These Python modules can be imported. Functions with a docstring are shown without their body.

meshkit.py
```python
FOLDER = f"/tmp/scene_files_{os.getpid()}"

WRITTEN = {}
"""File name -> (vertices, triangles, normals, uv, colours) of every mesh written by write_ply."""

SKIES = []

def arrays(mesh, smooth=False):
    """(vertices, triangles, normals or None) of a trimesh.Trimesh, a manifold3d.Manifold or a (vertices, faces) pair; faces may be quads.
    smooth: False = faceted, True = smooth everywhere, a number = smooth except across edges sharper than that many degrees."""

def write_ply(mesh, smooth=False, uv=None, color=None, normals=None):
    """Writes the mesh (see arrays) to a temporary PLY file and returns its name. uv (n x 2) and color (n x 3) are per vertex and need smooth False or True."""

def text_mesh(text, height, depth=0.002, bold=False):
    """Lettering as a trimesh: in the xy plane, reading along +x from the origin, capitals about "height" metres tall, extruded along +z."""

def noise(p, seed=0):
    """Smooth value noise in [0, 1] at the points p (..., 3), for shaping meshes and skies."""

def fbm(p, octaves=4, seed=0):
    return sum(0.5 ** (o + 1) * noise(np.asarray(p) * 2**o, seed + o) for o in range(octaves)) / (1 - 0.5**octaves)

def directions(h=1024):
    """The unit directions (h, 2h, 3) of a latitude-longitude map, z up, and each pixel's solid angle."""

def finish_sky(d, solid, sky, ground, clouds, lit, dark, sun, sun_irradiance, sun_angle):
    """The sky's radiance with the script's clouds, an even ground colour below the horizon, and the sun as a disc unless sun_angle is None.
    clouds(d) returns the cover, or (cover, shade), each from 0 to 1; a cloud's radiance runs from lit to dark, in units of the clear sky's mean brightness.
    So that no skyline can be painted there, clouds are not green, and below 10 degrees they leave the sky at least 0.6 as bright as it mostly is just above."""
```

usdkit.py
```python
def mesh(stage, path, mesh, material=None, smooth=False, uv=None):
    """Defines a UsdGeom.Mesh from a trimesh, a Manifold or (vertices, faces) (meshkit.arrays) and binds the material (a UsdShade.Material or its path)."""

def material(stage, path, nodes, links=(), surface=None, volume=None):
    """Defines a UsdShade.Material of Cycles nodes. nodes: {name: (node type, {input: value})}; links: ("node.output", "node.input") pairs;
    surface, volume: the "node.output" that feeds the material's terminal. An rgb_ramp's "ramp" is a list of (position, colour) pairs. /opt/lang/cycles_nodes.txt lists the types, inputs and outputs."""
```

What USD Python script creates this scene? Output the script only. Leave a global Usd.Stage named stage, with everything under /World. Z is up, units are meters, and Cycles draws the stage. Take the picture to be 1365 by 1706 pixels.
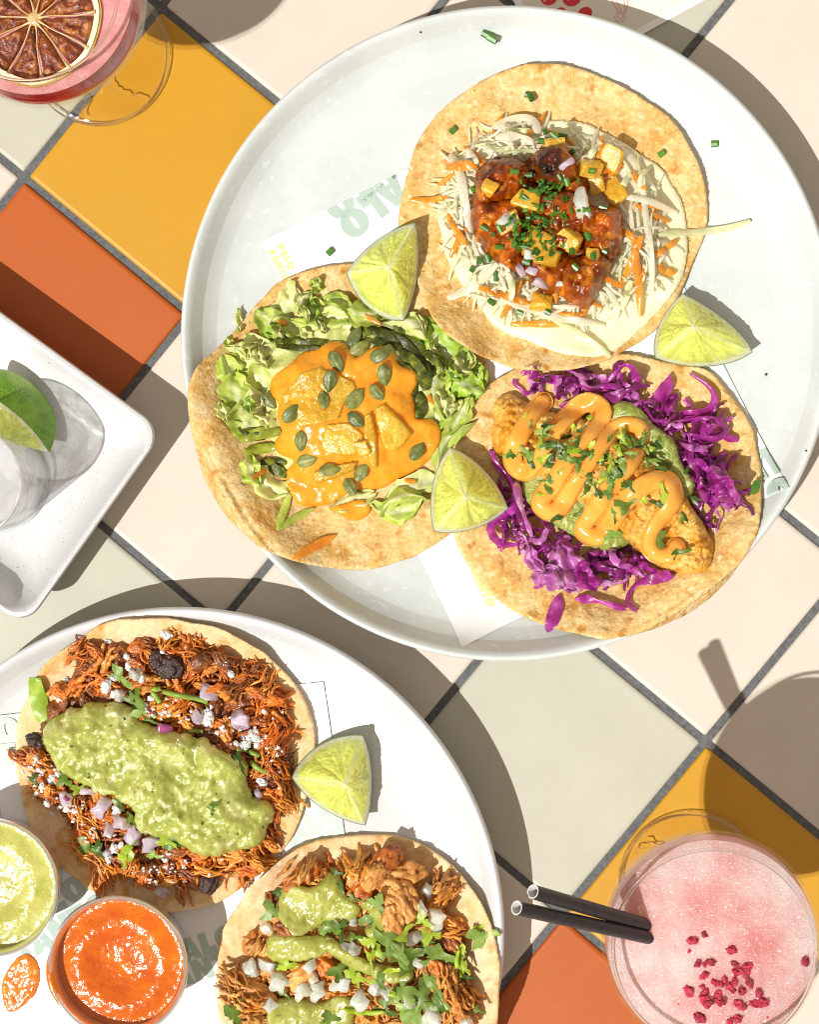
import math, random
import numpy as np, trimesh, shapely
from shapely.geometry import Polygon, LineString, Point, box as sbox
from shapely import affinity
from scipy import ndimage
from scipy.interpolate import splprep, splev
from scipy.spatial import cKDTree
from pxr import Usd, UsdGeom, UsdShade, UsdLux, Gf, Sdf, Vt
import usdkit
from meshkit import noise, fbm

stage = Usd.Stage.CreateInMemory()
UsdGeom.SetStageUpAxis(stage, 'Z'); UsdGeom.SetStageMetersPerUnit(stage, 1.0)
UsdGeom.Xform.Define(stage, '/World'); UsdGeom.Scope.Define(stage, '/World/Looks')
rng = np.random.default_rng(7); random.seed(7)

# ------------------------------------------------------------------ camera, sky, sun
RX, RY, CZ, FPX = -0.02016, 0.07425, 0.84106, 3125.0      # tilt, height over the table, focal length in photo pixels
EXPOSURE = 0.06
SUN_AZ, SUN_EL = math.radians(44 + 180), math.radians(55.5)  # direction towards the sun (from +x towards +y)
SUN_I, SKY_I = 1.24, 0.094
cx, sx, cy, sy = math.cos(RX), math.sin(RX), math.cos(RY), math.sin(RY)
ROT = np.array([[cy, 0, sy], [0, 1, 0], [-sy, 0, cy]]) @ np.array([[1, 0, 0], [0, cx, -sx], [0, sx, cx]])
CAM = np.array([0, 0, CZ])
cam = UsdGeom.Camera.Define(stage, '/World/camera')
m4 = np.eye(4); m4[:3, :3] = ROT.T; m4[3, :3] = CAM
cam.AddTransformOp().Set(Gf.Matrix4d(m4.tolist()))
cam.CreateHorizontalApertureAttr(24.0); cam.CreateVerticalApertureAttr(24.0 * 1024 / 820)
cam.CreateFocalLengthAttr(24.0 * FPX / 1365); cam.CreateClippingRangeAttr((0.02, 100.0))
cam.CreateExposureAttr(EXPOSURE)
sd = np.array([math.cos(SUN_EL) * math.cos(SUN_AZ), math.cos(SUN_EL) * math.sin(SUN_AZ), math.sin(SUN_EL)])
sun = UsdLux.DistantLight.Define(stage, '/World/sun')
sun.CreateIntensityAttr(SUN_I); sun.CreateAngleAttr(0.53); sun.CreateNormalizeAttr(True); sun.CreateColorAttr(Gf.Vec3f(1.0, 0.965, 0.91))
zz = sd; xx = np.cross([0, 0, 1], zz); xx /= np.linalg.norm(xx); yy = np.cross(zz, xx)
m4 = np.eye(4); m4[0, :3], m4[1, :3], m4[2, :3] = xx, yy, zz
sun.AddTransformOp().Set(Gf.Matrix4d(m4.tolist()))
skym = usdkit.material(stage, '/World/Looks/sky', {
    'sky': ('sky_texture', {'sky_type': 'single_scattering', 'sun_disc': False, 'sun_elevation': SUN_EL, 'sun_rotation': math.atan2(sd[0], sd[1]), 'aerosol_density': 2.0}),
    'tc': ('texture_coordinate', {}),
    'n': ('noise_texture', {'scale': 2.2, 'detail': 6.0, 'roughness': 0.6}),
    'r': ('map_range', {'from_min': 0.36, 'from_max': 0.62, 'to_min': 0.6, 'to_max': 0.98, 'clamp': True}),
    'mx': ('mix_color', {'b': (6.4, 5.15, 3.85), 'use_clamp': False}),
    'bg': ('background_shader', {'strength': SKY_I})},
    [('tc.generated', 'n.vector'), ('n.fac', 'r.value'), ('r.result', 'mx.fac'), ('sky.color', 'mx.a'), ('mx.result', 'bg.color')], surface='bg.background')
dome = UsdLux.DomeLight.Define(stage, '/World/sky')
UsdShade.MaterialBindingAPI.Apply(dome.GetPrim()).Bind(skym)

# ------------------------------------------------------------------ helpers
def W(q, z=0.0):
    "photo pixels -> world points on the plane at height z"
    q = np.atleast_2d(np.asarray(q, float))
    d = np.stack([(q[:, 0] - 682.5) / FPX, -(q[:, 1] - 853) / FPX, -np.ones(len(q))], 1) @ ROT.T
    z = np.broadcast_to(z, len(q))
    return CAM + d * ((z - CZ) / d[:, 2])[:, None]
def W1(x, y, z=0.0): return W([(x, y)], z)[0]
def crop(o, pts):
    "coordinates read off an enlarged crop (x offset, y offset, scale) -> photo pixels"
    return np.asarray(pts, float)[:, :2] / o[2] + np.array(o[:2])
C3, C4, C5, C6, C7, C8 = (660, 80, 2.528), (310, 420, 2.528), (740, 560, 2.395), (0, 1000, 2.4375), (360, 1360, 2.73), (840, 1200, 2.6)
PX = 0.000272
def lin(h):
    h = h.lstrip('#'); c = np.array([int(h[i:i + 2], 16) for i in (0, 2, 4)]) / 255
    return np.where(c < .04045, c / 12.92, ((c + .055) / 1.055) ** 2.4)
def A(h, k=0.66, sat=1.0, gain=1.18):
    "base colour of something that reads as h in full sun"
    c = lin(h); y = c @ [.2126, .7152, .0722]
    return tuple(float(x) for x in np.clip((y + (c - y) * sat) * k * gain, .004, .88))
def A0(h, k): return A(h, k, 1.0, 1.0)

_n = {}
def newpath(name, parent=None):
    base = str(parent.GetPath()) if parent is not None else '/World'
    k = (base, name); c = _n.get(k, 0); _n[k] = c + 1
    return f'{base}/{name}' if c == 0 else f'{base}/{name}_{c:03d}'
def tag(p, label=None, category=None, group=None, kind=None):
    for k, v in (('label', label), ('category', category), ('group', group), ('kind', kind)):
        if v: p.SetCustomDataByKey(k, v)
    return p
def thing(name, label, category, group=None, loc=None):
    x = UsdGeom.Xform.Define(stage, newpath(name))
    return tag(x.GetPrim(), label, category, group or GROUPS.get(name))
GROUPS = {'lime_wedge': 'lime wedges served with the tacos', 'taco': 'open tacos on the two plates', 'round_plate': 'round plates', 'sauce_cup': 'steel sauce cups on the white plate', 'cocktail_glass': 'stemmed cocktail glasses', 'drinking_straw': 'black straws in the slush', 'paper_liner': 'printed paper sheets on the plates', 'chive_piece': 'chive bits fallen on the upper plate', 'chive_bits': 'chive bits fallen on the upper plate'}
def put(name, mesh, mat, parent=None, smooth=True, col=None, label=None, category=None, group=None, kind=None):
    path = newpath(name, parent)
    if isinstance(mesh, tuple):
        v_, f_ = np.asarray(mesh[0], float), np.asarray(mesh[1], int); used, inv = np.unique(f_, return_inverse=True)
        if len(used) < len(v_):
            mesh = (v_[used], inv.reshape(f_.shape)); col = None if col is None else np.asarray(col)[used]
    m = usdkit.mesh(stage, path, mesh, mat, smooth=smooth)
    if col is not None:
        UsdGeom.PrimvarsAPI(m).CreatePrimvar('col', Sdf.ValueTypeNames.Color3fArray, 'vertex').Set(Vt.Vec3fArray.FromNumpy(np.asarray(col, np.float32)))
    return tag(m.GetPrim(), label, category, group or (GROUPS.get(name) if category else None), kind)
def cat(parts):
    vs, fs, n = [], [], 0
    for v, f in parts:
        vs.append(np.asarray(v, float)); fs.append(np.asarray(f, int) + n); n += len(v)
    return np.vstack(vs), np.vstack(fs)
def q2t(f): f = np.asarray(f); return np.vstack([f[:, [0, 1, 2]], f[:, [0, 2, 3]]])

# height of everything laid so far, on a half-millimetre raster: later things are laid on it
HR, HX, HY = 0.0005, -0.30, -0.36
H = np.zeros((1440, 1200))
def hidx(xy):
    xy = np.asarray(xy)
    return np.clip(((xy[..., 1] - HY) / HR).round().astype(int), 0, H.shape[0] - 1), np.clip(((xy[..., 0] - HX) / HR).round().astype(int), 0, H.shape[1] - 1)
def hq(xy): return H[hidx(xy)]
def dep(v, f=None):
    v = np.asarray(v)
    if f is not None:
        t = v[np.asarray(f)]
        v = np.vstack([v, t.mean(1), (t[:, 0] + t[:, 1]) / 2, (t[:, 1] + t[:, 2]) / 2])
    np.maximum.at(H, hidx(v[:, :2]), v[:, 2])
def settle(v, q=70, sink=0.0):
    v = np.array(v, float); low = v[:, 2] < np.percentile(v[:, 2], 60)
    v[:, 2] += np.percentile(hq(v[low, :2]) - v[low, 2], q) - sink
    return v

# ------------------------------------------------------------------ materials
_m = {}
def M(name, stops, scale=80, detail=5, rough=.5, bump=0, bscale=400, sss=0, sssr=.002, spec=.5, coat=0, var=0, hvar=0, distort=0,
      specks=None, col=False, fine=0, fscale=700, metallic=0, trans=0, brough=.6, coatr=.08):
    if name in _m: return _m[name]
    n = {'g': ('geometry', {}), 'n': ('noise_texture', {'scale': scale, 'detail': float(detail), 'roughness': .6, 'distortion': distort}),
         'r': ('rgb_ramp', {'ramp': stops}),
         'p': ('principled_bsdf', {'roughness': rough, 'specular_ior_level': spec, 'coat_weight': coat, 'coat_roughness': coatr, 'metallic': metallic, 'transmission_weight': trans})}
    l = [('g.position', 'n.vector'), ('n.fac', 'r.fac')]
    out = 'r.color'
    if col:
        n['at'] = ('attribute', {'attribute': 'col'}); n['mu'] = ('mix_color', {'blend_type': 'multiply', 'fac': 1.0})
        l += [(out, 'mu.a'), ('at.color', 'mu.b')]; out = 'mu.result'
    if fine:
        n['fn'] = ('noise_texture', {'scale': fscale, 'detail': 3.0, 'roughness': .6}); n['fr'] = ('rgb_ramp', {'ramp': [(.3, (1 - fine,) * 3), (.7, (1.0,) * 3)]})
        n['fm'] = ('mix_color', {'blend_type': 'multiply', 'fac': 1.0})
        l += [('g.position', 'fn.vector'), ('fn.fac', 'fr.fac'), (out, 'fm.a'), ('fr.color', 'fm.b')]; out = 'fm.result'
    if specks:
        for i, (c, sc, th, w) in enumerate(specks):
            n[f's{i}'] = ('noise_texture', {'scale': sc, 'detail': 2.0, 'roughness': .5}); n[f'sr{i}'] = ('map_range', {'from_min': th, 'from_max': th + w, 'to_min': 0.0, 'to_max': 1.0, 'clamp': True})
            n[f'sm{i}'] = ('mix_color', {'b': c})
            l += [('g.position', f's{i}.vector'), (f's{i}.fac', f'sr{i}.value'), (f'sr{i}.result', f'sm{i}.fac'), (out, f'sm{i}.a')]; out = f'sm{i}.result'
    if var or hvar:
        n['oi'] = ('object_info', {}); n['vr'] = ('map_range', {'from_min': 0., 'from_max': 1., 'to_min': 1 - var, 'to_max': 1 + var}); n['hr'] = ('map_range', {'from_min': 0., 'from_max': 1., 'to_min': .5 + hvar, 'to_max': .5 - hvar})
        n['hs'] = ('hsv', {'saturation': 1.0})
        l += [('oi.random', 'vr.value'), ('oi.random', 'hr.value'), ('vr.result', 'hs.value'), ('hr.result', 'hs.hue'), (out, 'hs.color')]; out = 'hs.color'
    l.append((out, 'p.base_color'))
    if sss:
        n['p'][1].update({'subsurface_weight': sss, 'subsurface_radius': (1.0, .6, .35), 'subsurface_scale': sssr})
    if bump:
        n['b'] = ('noise_texture', {'scale': bscale, 'detail': 4.0, 'roughness': brough}); n['bu'] = ('bump', {'strength': 1.0, 'distance': bump})
        l += [('g.position', 'b.vector'), ('b.fac', 'bu.height'), ('bu.normal', 'p.normal')]
        if coat: l.append(('bu.normal', 'p.coat_normal'))
    _m[name] = usdkit.material(stage, '/World/Looks/' + name, n, l, surface='p.BSDF')
    return _m[name]
def leafmat(name, c1, c2, rough=.4, tr=.35, scale=200, var=.2, bump=.0002, col=False):
    if name in _m: return _m[name]
    n = {'g': ('geometry', {}), 'n': ('noise_texture', {'scale': scale, 'detail': 4.0}), 'r': ('rgb_ramp', {'ramp': [(.3, c1), (.7, c2)]}),
         'oi': ('object_info', {}), 'vr': ('map_range', {'to_min': 1 - var, 'to_max': 1 + var}), 'hs': ('hsv', {}),
         'b': ('noise_texture', {'scale': 500.0, 'detail': 3.0}), 'bu': ('bump', {'distance': bump}),
         'p': ('principled_bsdf', {'roughness': rough}), 't': ('translucent_bsdf', {}), 'm': ('mix_closure', {'fac': tr})}
    l = [('g.position', 'n.vector'), ('n.fac', 'r.fac'), ('r.color', 'hs.color'), ('oi.random', 'vr.value'), ('vr.result', 'hs.value'), ('hs.color', 'p.base_color'), ('hs.color', 't.color'),
         ('g.position', 'b.vector'), ('b.fac', 'bu.height'), ('bu.normal', 'p.normal'), ('p.BSDF', 'm.closure1'), ('t.BSDF', 'm.closure2')]
    if col:
        n['at'] = ('attribute', {'attribute': 'col'}); n['mu'] = ('mix_color', {'fac': .5}); n['sc'] = ('separate_color', {}); n['rib'] = ('mix_color', {'b': A('#f4f3dc', .80)})
        l[2] = ('r.color', 'rib.a'); l += [('at.color', 'sc.color'), ('sc.r', 'rib.fac'), ('rib.result', 'hs.color')]; del n['mu']
    _m[name] = usdkit.material(stage, '/World/Looks/' + name, n, l, surface='m.closure')
    return _m[name]
def panemat(name, tint, rough=.02, ior=1.45, bump=0):
    n = {'lw': ('layer_weight', {'blend': .5}), 'pw': ('math', {'math_type': 'power', 'value2': 4.0}), 'f': ('map_range', {'from_min': 0., 'from_max': 1., 'to_min': .025, 'to_max': .26}), 't': ('transparent_bsdf', {'color': tint}), 'gl': ('glossy_bsdf', {'color': (1., 1., 1.), 'roughness': rough}), 'm': ('mix_closure', {})}
    l = [('lw.facing', 'pw.value1'), ('pw.value', 'f.value'), ('f.result', 'm.fac'), ('t.BSDF', 'm.closure1'), ('gl.BSDF', 'm.closure2')]
    if bump:
        n['g'] = ('geometry', {}); n['b'] = ('noise_texture', {'scale': 60.0, 'detail': 1.0}); n['bu'] = ('bump', {'distance': bump})
        l += [('g.position', 'b.vector'), ('b.fac', 'bu.height'), ('bu.normal', 'gl.normal'), ('bu.normal', 'lw.normal')]
    return usdkit.material(stage, '/World/Looks/' + name, n, l, surface='m.closure')

# ------------------------------------------------------------------ shapes
def smoothpoly(p, n=160, wob=0, wl=.01, seed=0):
    p = np.asarray(p)[:, :2]; p = np.vstack([p, p[:1]])
    tck, _ = splprep(p.T, s=0, per=1); x, y = splev(np.linspace(0, 1, n, endpoint=False), tck)
    o = np.stack([x, y], 1)
    if wob:
        t = np.roll(o, -1, 0) - np.roll(o, 1, 0); nn = np.stack([t[:, 1], -t[:, 0]], 1); nn /= np.linalg.norm(nn, axis=1)[:, None]
        o = o + nn * ((fbm(np.c_[o / wl, np.full(len(o), seed)], 3, seed) - .45) * 2 * wob)[:, None]
    return o
def field(poly, res=.0006, top=None, closed=0.0, base=None, deposit=True, sig=2.0, dil=0):
    """A soft body on a grid inside the world outline poly: top(xy, d, base) gives its height over what lies below (d: distance to the outline).
    closed > 0 adds an underside that far below."""
    pg = Polygon(poly).buffer(0)
    if pg.geom_type != 'Polygon': pg = max(pg.geoms, key=lambda g: g.area)
    x0, y0, x1, y1 = pg.bounds
    xs, ys = np.arange(x0 - 2 * res, x1 + 3 * res, res), np.arange(y0 - 2 * res, y1 + 3 * res, res)
    X, Y = np.meshgrid(xs, ys); XY = np.stack([X, Y], -1)
    shapely.prepare(pg); ins = shapely.contains_xy(pg, X, Y)
    d = ndimage.distance_transform_edt(ins) * res
    ring = ndimage.binary_dilation(ins, np.ones((3, 3))) & ~ins
    bd = np.vstack([np.array(pg.segmentize(res * .3).exterior.coords)] + [np.array(i.coords) for i in pg.segmentize(res * .3).interiors])
    XY[ring] = bd[cKDTree(bd).query(XY[ring])[1]]
    if base is None:
        b = hq(XY)
        if dil: b = ndimage.grey_dilation(b, size=dil)
        b = ndimage.gaussian_filter(b, sig)
    else: b = base(XY)
    z = top(XY, d, b)
    use = ins | ring; idx = -np.ones(use.shape, int); idx[use] = np.arange(use.sum())
    c = np.stack([idx[:-1, :-1], idx[:-1, 1:], idx[1:, 1:], idx[1:, :-1]], -1).reshape(-1, 4)
    anyin = (ins[:-1, :-1] | ins[:-1, 1:] | ins[1:, 1:] | ins[1:, :-1]).ravel()
    f = q2t(c[(c >= 0).all(1) & anyin])
    v = np.c_[XY[use], z[use]]
    if deposit:      # onto the height raster, cell by cell
        iy0, ix0 = hidx(np.array([x0, y0])); iy1, ix1 = hidx(np.array([x1, y1])); gy, gx = np.mgrid[iy0:iy1 + 1, ix0:ix1 + 1]
        fy, fx = (HY + gy * HR - ys[0]) / res, (HX + gx * HR - xs[0]) / res
        zi = ndimage.map_coordinates(np.where(use, z, b), [fy, fx], order=1, mode='nearest'); mi = ndimage.map_coordinates(ins.astype(float), [fy, fx], order=1, mode='nearest') > .5
        sub = H[iy0:iy1 + 1, ix0:ix1 + 1]; sub[mi] = np.maximum(sub[mi], zi[mi])
    dd = d[use]
    if closed:
        isr = ring[use]; n = len(v); low = v.copy(); low[~isr, 2] -= closed; low[isr, 2] -= closed * .15
        low[:, 2] = np.maximum(low[:, 2], 0.0002)
        map2 = np.where(isr, np.arange(n), n + np.arange(n))
        v = np.vstack([v, low]); f = np.vstack([f, map2[f][:, ::-1]]); dd = np.r_[dd, dd]
    return v, f, dd
def rnd(d, w): return np.sqrt(np.clip(1 - (1 - np.clip(d / w, 0, 1)) ** 2, 0, 1))
def tube(P, r, n=6, cap=True):
    P = np.asarray(P, float); r = np.broadcast_to(r, len(P)); t = np.gradient(P, axis=0); t /= np.maximum(np.linalg.norm(t, axis=1), 1e-9)[:, None]
    s = np.cross(t, [0, 0, 1.0]); ln = np.linalg.norm(s, axis=1); s[ln < .05] = [1, 0, 0]; s /= np.maximum(np.linalg.norm(s, axis=1), 1e-9)[:, None]; u = np.cross(s, t)
    a = np.linspace(0, 2 * np.pi, n, endpoint=False)
    v = (P[:, None] + r[:, None, None] * (np.cos(a)[None, :, None] * s[:, None] + np.sin(a)[None, :, None] * u[:, None])).reshape(-1, 3)
    i = np.arange(len(P) - 1)[:, None] * n; j = np.arange(n)[None]; k = (j + 1) % n
    f = q2t(np.stack([i + j, i + k, i + n + k, i + n + j], -1).reshape(-1, 4))[:, ::-1]
    if cap:
        m = len(v); v = np.vstack([v, P[0], P[-1]]); jj = np.arange(n); kk = (jj + 1) % n; e = (len(P) - 1) * n
        f = np.vstack([f, np.stack([np.full(n, m), kk, jj], 1)[:, ::-1], np.stack([np.full(n, m + 1), e + jj, e + kk], 1)[:, ::-1]])
    return v, f
def ribbon(P, w, th, roll=0.0):
    "a strip with thickness along P; roll (radians, per point) turns it on edge"
    P = np.asarray(P, float); N = len(P); w = np.broadcast_to(w, N); roll = np.broadcast_to(roll, N)
    t = np.gradient(P, axis=0); t /= np.maximum(np.linalg.norm(t, axis=1), 1e-9)[:, None]
    s = np.cross(t, [0, 0, 1.0]); s /= np.maximum(np.linalg.norm(s, axis=1), 1e-9)[:, None]; u = np.cross(s, t)
    a = np.cos(roll)[:, None] * s + np.sin(roll)[:, None] * u; b = np.cross(a, t) * -1
    h = th / 2; w = w[:, None] / 2
    ring = np.stack([P - a * w - b * h * .5, P - b * h, P + a * w - b * h * .5, P + a * w + b * h * .5, P + b * h, P - a * w + b * h * .5], 1)
    v = ring.reshape(-1, 3); n = 6
    i = np.arange(N - 1)[:, None] * n; j = np.arange(n)[None]; k = (j + 1) % n
    f = q2t(np.stack([i + j, i + k, i + n + k, i + n + j], -1).reshape(-1, 4))
    e = (N - 1) * n
    f = np.vstack([f, [[0, 2, 1], [0, 3, 2], [0, 5, 3], [5, 4, 3]], np.array([[0, 1, 2], [0, 2, 3], [0, 3, 5], [5, 3, 4]]) + e])
    return v, f
def lathe(prof, n=96, c=(0, 0), wob=0):
    p = np.asarray(prof, float); a = np.linspace(0, 2 * np.pi, n, endpoint=False)
    v = np.stack([c[0] + p[:, None, 0] * np.cos(a), c[1] + p[:, None, 0] * np.sin(a), np.broadcast_to(p[:, None, 1], (len(p), n))], -1).reshape(-1, 3)
    i = np.arange(len(p) - 1)[:, None] * n; j = np.arange(n)[None]; k = (j + 1) % n
    return v, q2t(np.stack([i + j, i + n + j, i + n + k, i + k], -1).reshape(-1, 4))[:, ::-1]
def spl(pts, n=40, closed=False):
    pts = np.asarray(pts, float); k = min(3, len(pts) - 1)
    tck, _ = splprep(pts.T, s=0, k=k); return np.stack(splev(np.linspace(0, 1, n), tck), 1)
ICO = {k: trimesh.creation.icosphere(subdivisions=k) for k in (1, 2, 3)}
def lump(c, r, seed, sub=2, amp=.35, sc=1.6, sq=(1, 1, 1), yaw=0):
    v = np.array(ICO[sub].vertices); v = v * (1 + amp * 2 * (fbm(v * sc + seed * 7.3, 3, seed) - .45))[:, None] * np.array(sq) * r
    cs, sn = math.cos(yaw), math.sin(yaw); v = v @ np.array([[cs, sn, 0], [-sn, cs, 0], [0, 0, 1]])
    return v + np.asarray(c), np.array(ICO[sub].faces)
def dice(c, l, w, h, yaw, seed, tilt=.3, jit=.12, bev=.18):
    r = np.random.default_rng(seed); pts = []
    for sx_ in (-1, 1):
        for sy_ in (-1, 1):
            for sz_ in (-1, 1):
                p = np.array([sx_, sy_, sz_]) * (1 + r.uniform(-jit, jit, 3))
                for a in range(3):
                    q = p.copy(); q[a] *= 1 - bev; pts.append(q)
    v = np.array(pts) * np.array([l, w, h]) / 2
    v[:, 2] += -(v[:, 0] ** 2) * r.uniform(0, .12) / max(l, 1e-6)
    R = trimesh.transformations.euler_matrix(r.uniform(-tilt, tilt), r.uniform(-tilt, tilt), yaw)[:3, :3]
    m = trimesh.convex.convex_hull(v @ R.T + np.asarray(c)); return np.array(m.vertices), np.array(m.faces)
def path2(c, ang, L, bend, n=9, wav=0, seed=0):
    s = np.linspace(-.5, .5, n); r = np.random.default_rng(seed)
    th = ang + bend * s * 2 + wav * np.sin(s * r.uniform(8, 16) + r.uniform(0, 6)); st = L / (n - 1)
    p = np.cumsum(np.stack([np.cos(th), np.sin(th)], 1) * st, 0); return p - p[n // 2] + np.asarray(c)[:2]
def drape(p2, off=.0006, sm=3, lift=0.0, ends=0.0):
    z = hq(p2); z = np.maximum(ndimage.uniform_filter1d(z, sm, mode='nearest'), z - .0015); s = np.linspace(-1, 1, len(p2))
    return np.c_[p2, z + off + lift * (1 - s * s) + ends * np.abs(s) ** 3]
def inpoly(poly, n, r, excl=None):
    pg = Polygon(poly); x0, y0, x1, y1 = pg.bounds; o = []
    while len(o) < n:
        q = r.uniform((x0, y0), (x1, y1))
        if pg.contains(Point(q)) and (excl is None or not excl.contains(Point(q))): o.append(q)
    return np.array(o)
def leafmesh(c, L, ang, seed, wid=.75, bend=.25, lobes=True, n=22):
    "a small cut-lobed leaf: a stem end, three lobes with teeth, bent along and across"
    r = np.random.default_rng(seed); t = np.linspace(0, 2 * np.pi, n, endpoint=False)
    rad = .42 + (.20 * np.cos(3 * t) if lobes else 0) + .07 * np.cos(9 * t + r.uniform(0, 6)) + r.uniform(-.05, .05, n)
    o = np.stack([rad * np.cos(t), rad * np.sin(t) * wid], 1)
    pts = np.vstack([[0, 0], o * .5, o]); b1, b2 = r.uniform(-bend, bend), r.uniform(0, bend) * 1.5
    z = b1 * pts[:, 0] ** 2 * 2 - b2 * np.abs(pts[:, 1]) + .05 * np.sin(pts[:, 0] * 9 + seed)
    v = np.c_[pts, z] * L
    j = np.arange(n); k = (j + 1) % n
    f = np.vstack([np.stack([0 * j, 1 + j, 1 + k], 1), np.stack([1 + j, 1 + n + j, 1 + n + k], 1), np.stack([1 + j, 1 + n + k, 1 + k], 1)])
    up = v + [0, 0, .00035]; m = len(v); e = np.stack([1 + n + j, 1 + n + k, 1 + n + k + m, 1 + n + j + m], 1)
    v = np.vstack([v, up]); f = np.vstack([f[:, ::-1], f + m, q2t(e)])
    R = trimesh.transformations.euler_matrix(r.uniform(-.35, .35), r.uniform(-.35, .35), ang)[:3, :3]
    return v @ R.T + np.asarray(c), f
def chive(c, L, r0, ang, seed, tilt=None):
    r = np.random.default_rng(seed); tilt = r.uniform(-.5, .5) if tilt is None else tilt
    d = np.array([math.cos(ang) * math.cos(tilt), math.sin(ang) * math.cos(tilt), math.sin(tilt)])
    a = np.asarray(c) - d * L / 2; s = np.linspace(0, L, 3)
    P = a + d * s[:, None]; v, f = tube(P, r0, 8, cap=False); v2, f2 = tube(P, r0 * .62, 8, cap=False)
    n = len(v); j = np.arange(8); k = (j + 1) % 8; e = n - 8
    f = np.vstack([f, f2[:, ::-1] + n, q2t(np.stack([j, k, k + n, j + n], 1)), q2t(np.stack([e + k, e + j, e + j + n, e + k + n], 1))])
    return np.vstack([v, v2]), f

# ------------------------------------------------------------------ the tiled table top
hm = [274.117, 226.828, 39.0002, 224.316, -283.615, 295.018, -0.00869656, -0.00444381]
def grid(i, j):
    w = hm[6] * i + hm[7] * j + 1
    return W1((hm[0] * i + hm[1] * j + hm[2]) / w, (hm[3] * i + hm[4] * j + hm[5]) / w)[:2]
def tilemat(name, c, d=.045):
    c = np.array(c); return M('tile_' + name, [(.3, tuple(c * (1 - d))), (.7, tuple(np.minimum(c * (1 + d), .95)))], scale=28, rough=.42, bump=.00006, bscale=140, spec=.42,
        specks=[(tuple(c * .55), 900, .77, .02)])
TC = {'cream': A0('#f4eadc', .60), 'sage': A0('#dadac8', .60), 'yellow': A0('#ecb026', .56), 'orange': A0('#de6e1e', .52)}
TM = {k: tilemat(k, v) for k, v in TC.items()}
known = {(0, 0): 'yellow', (0, -1): 'orange', (-1, 0): 'sage', (-1, -1): 'cream', (1, -1): 'cream', (1, -2): 'sage', (2, -1): 'cream', (3, -1): 'sage', (2, -2): 'cream', (4, 0): 'cream', (4, -1): 'yellow',
         (4, -2): 'orange', (3, -2): 'cream', (3, 0): 'cream', (3, 1): 'cream', (0, 1): 'cream', (1, 2): 'sage', (2, 2): 'cream', (5, -1): 'cream', (1, 1): 'cream', (2, 1): 'sage', (-1, 1): 'cream', (0, 2): 'sage', (1, 0): 'cream', (2, 0): 'sage', (0, -2): 'cream', (3, -3): 'yellow'}
table = UsdGeom.Xform.Define(stage, newpath('table_top')).GetPrim(); tag(table, 'table top of square cream, sage, yellow and orange tiles with grey grout', 'table', kind='structure')
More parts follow.
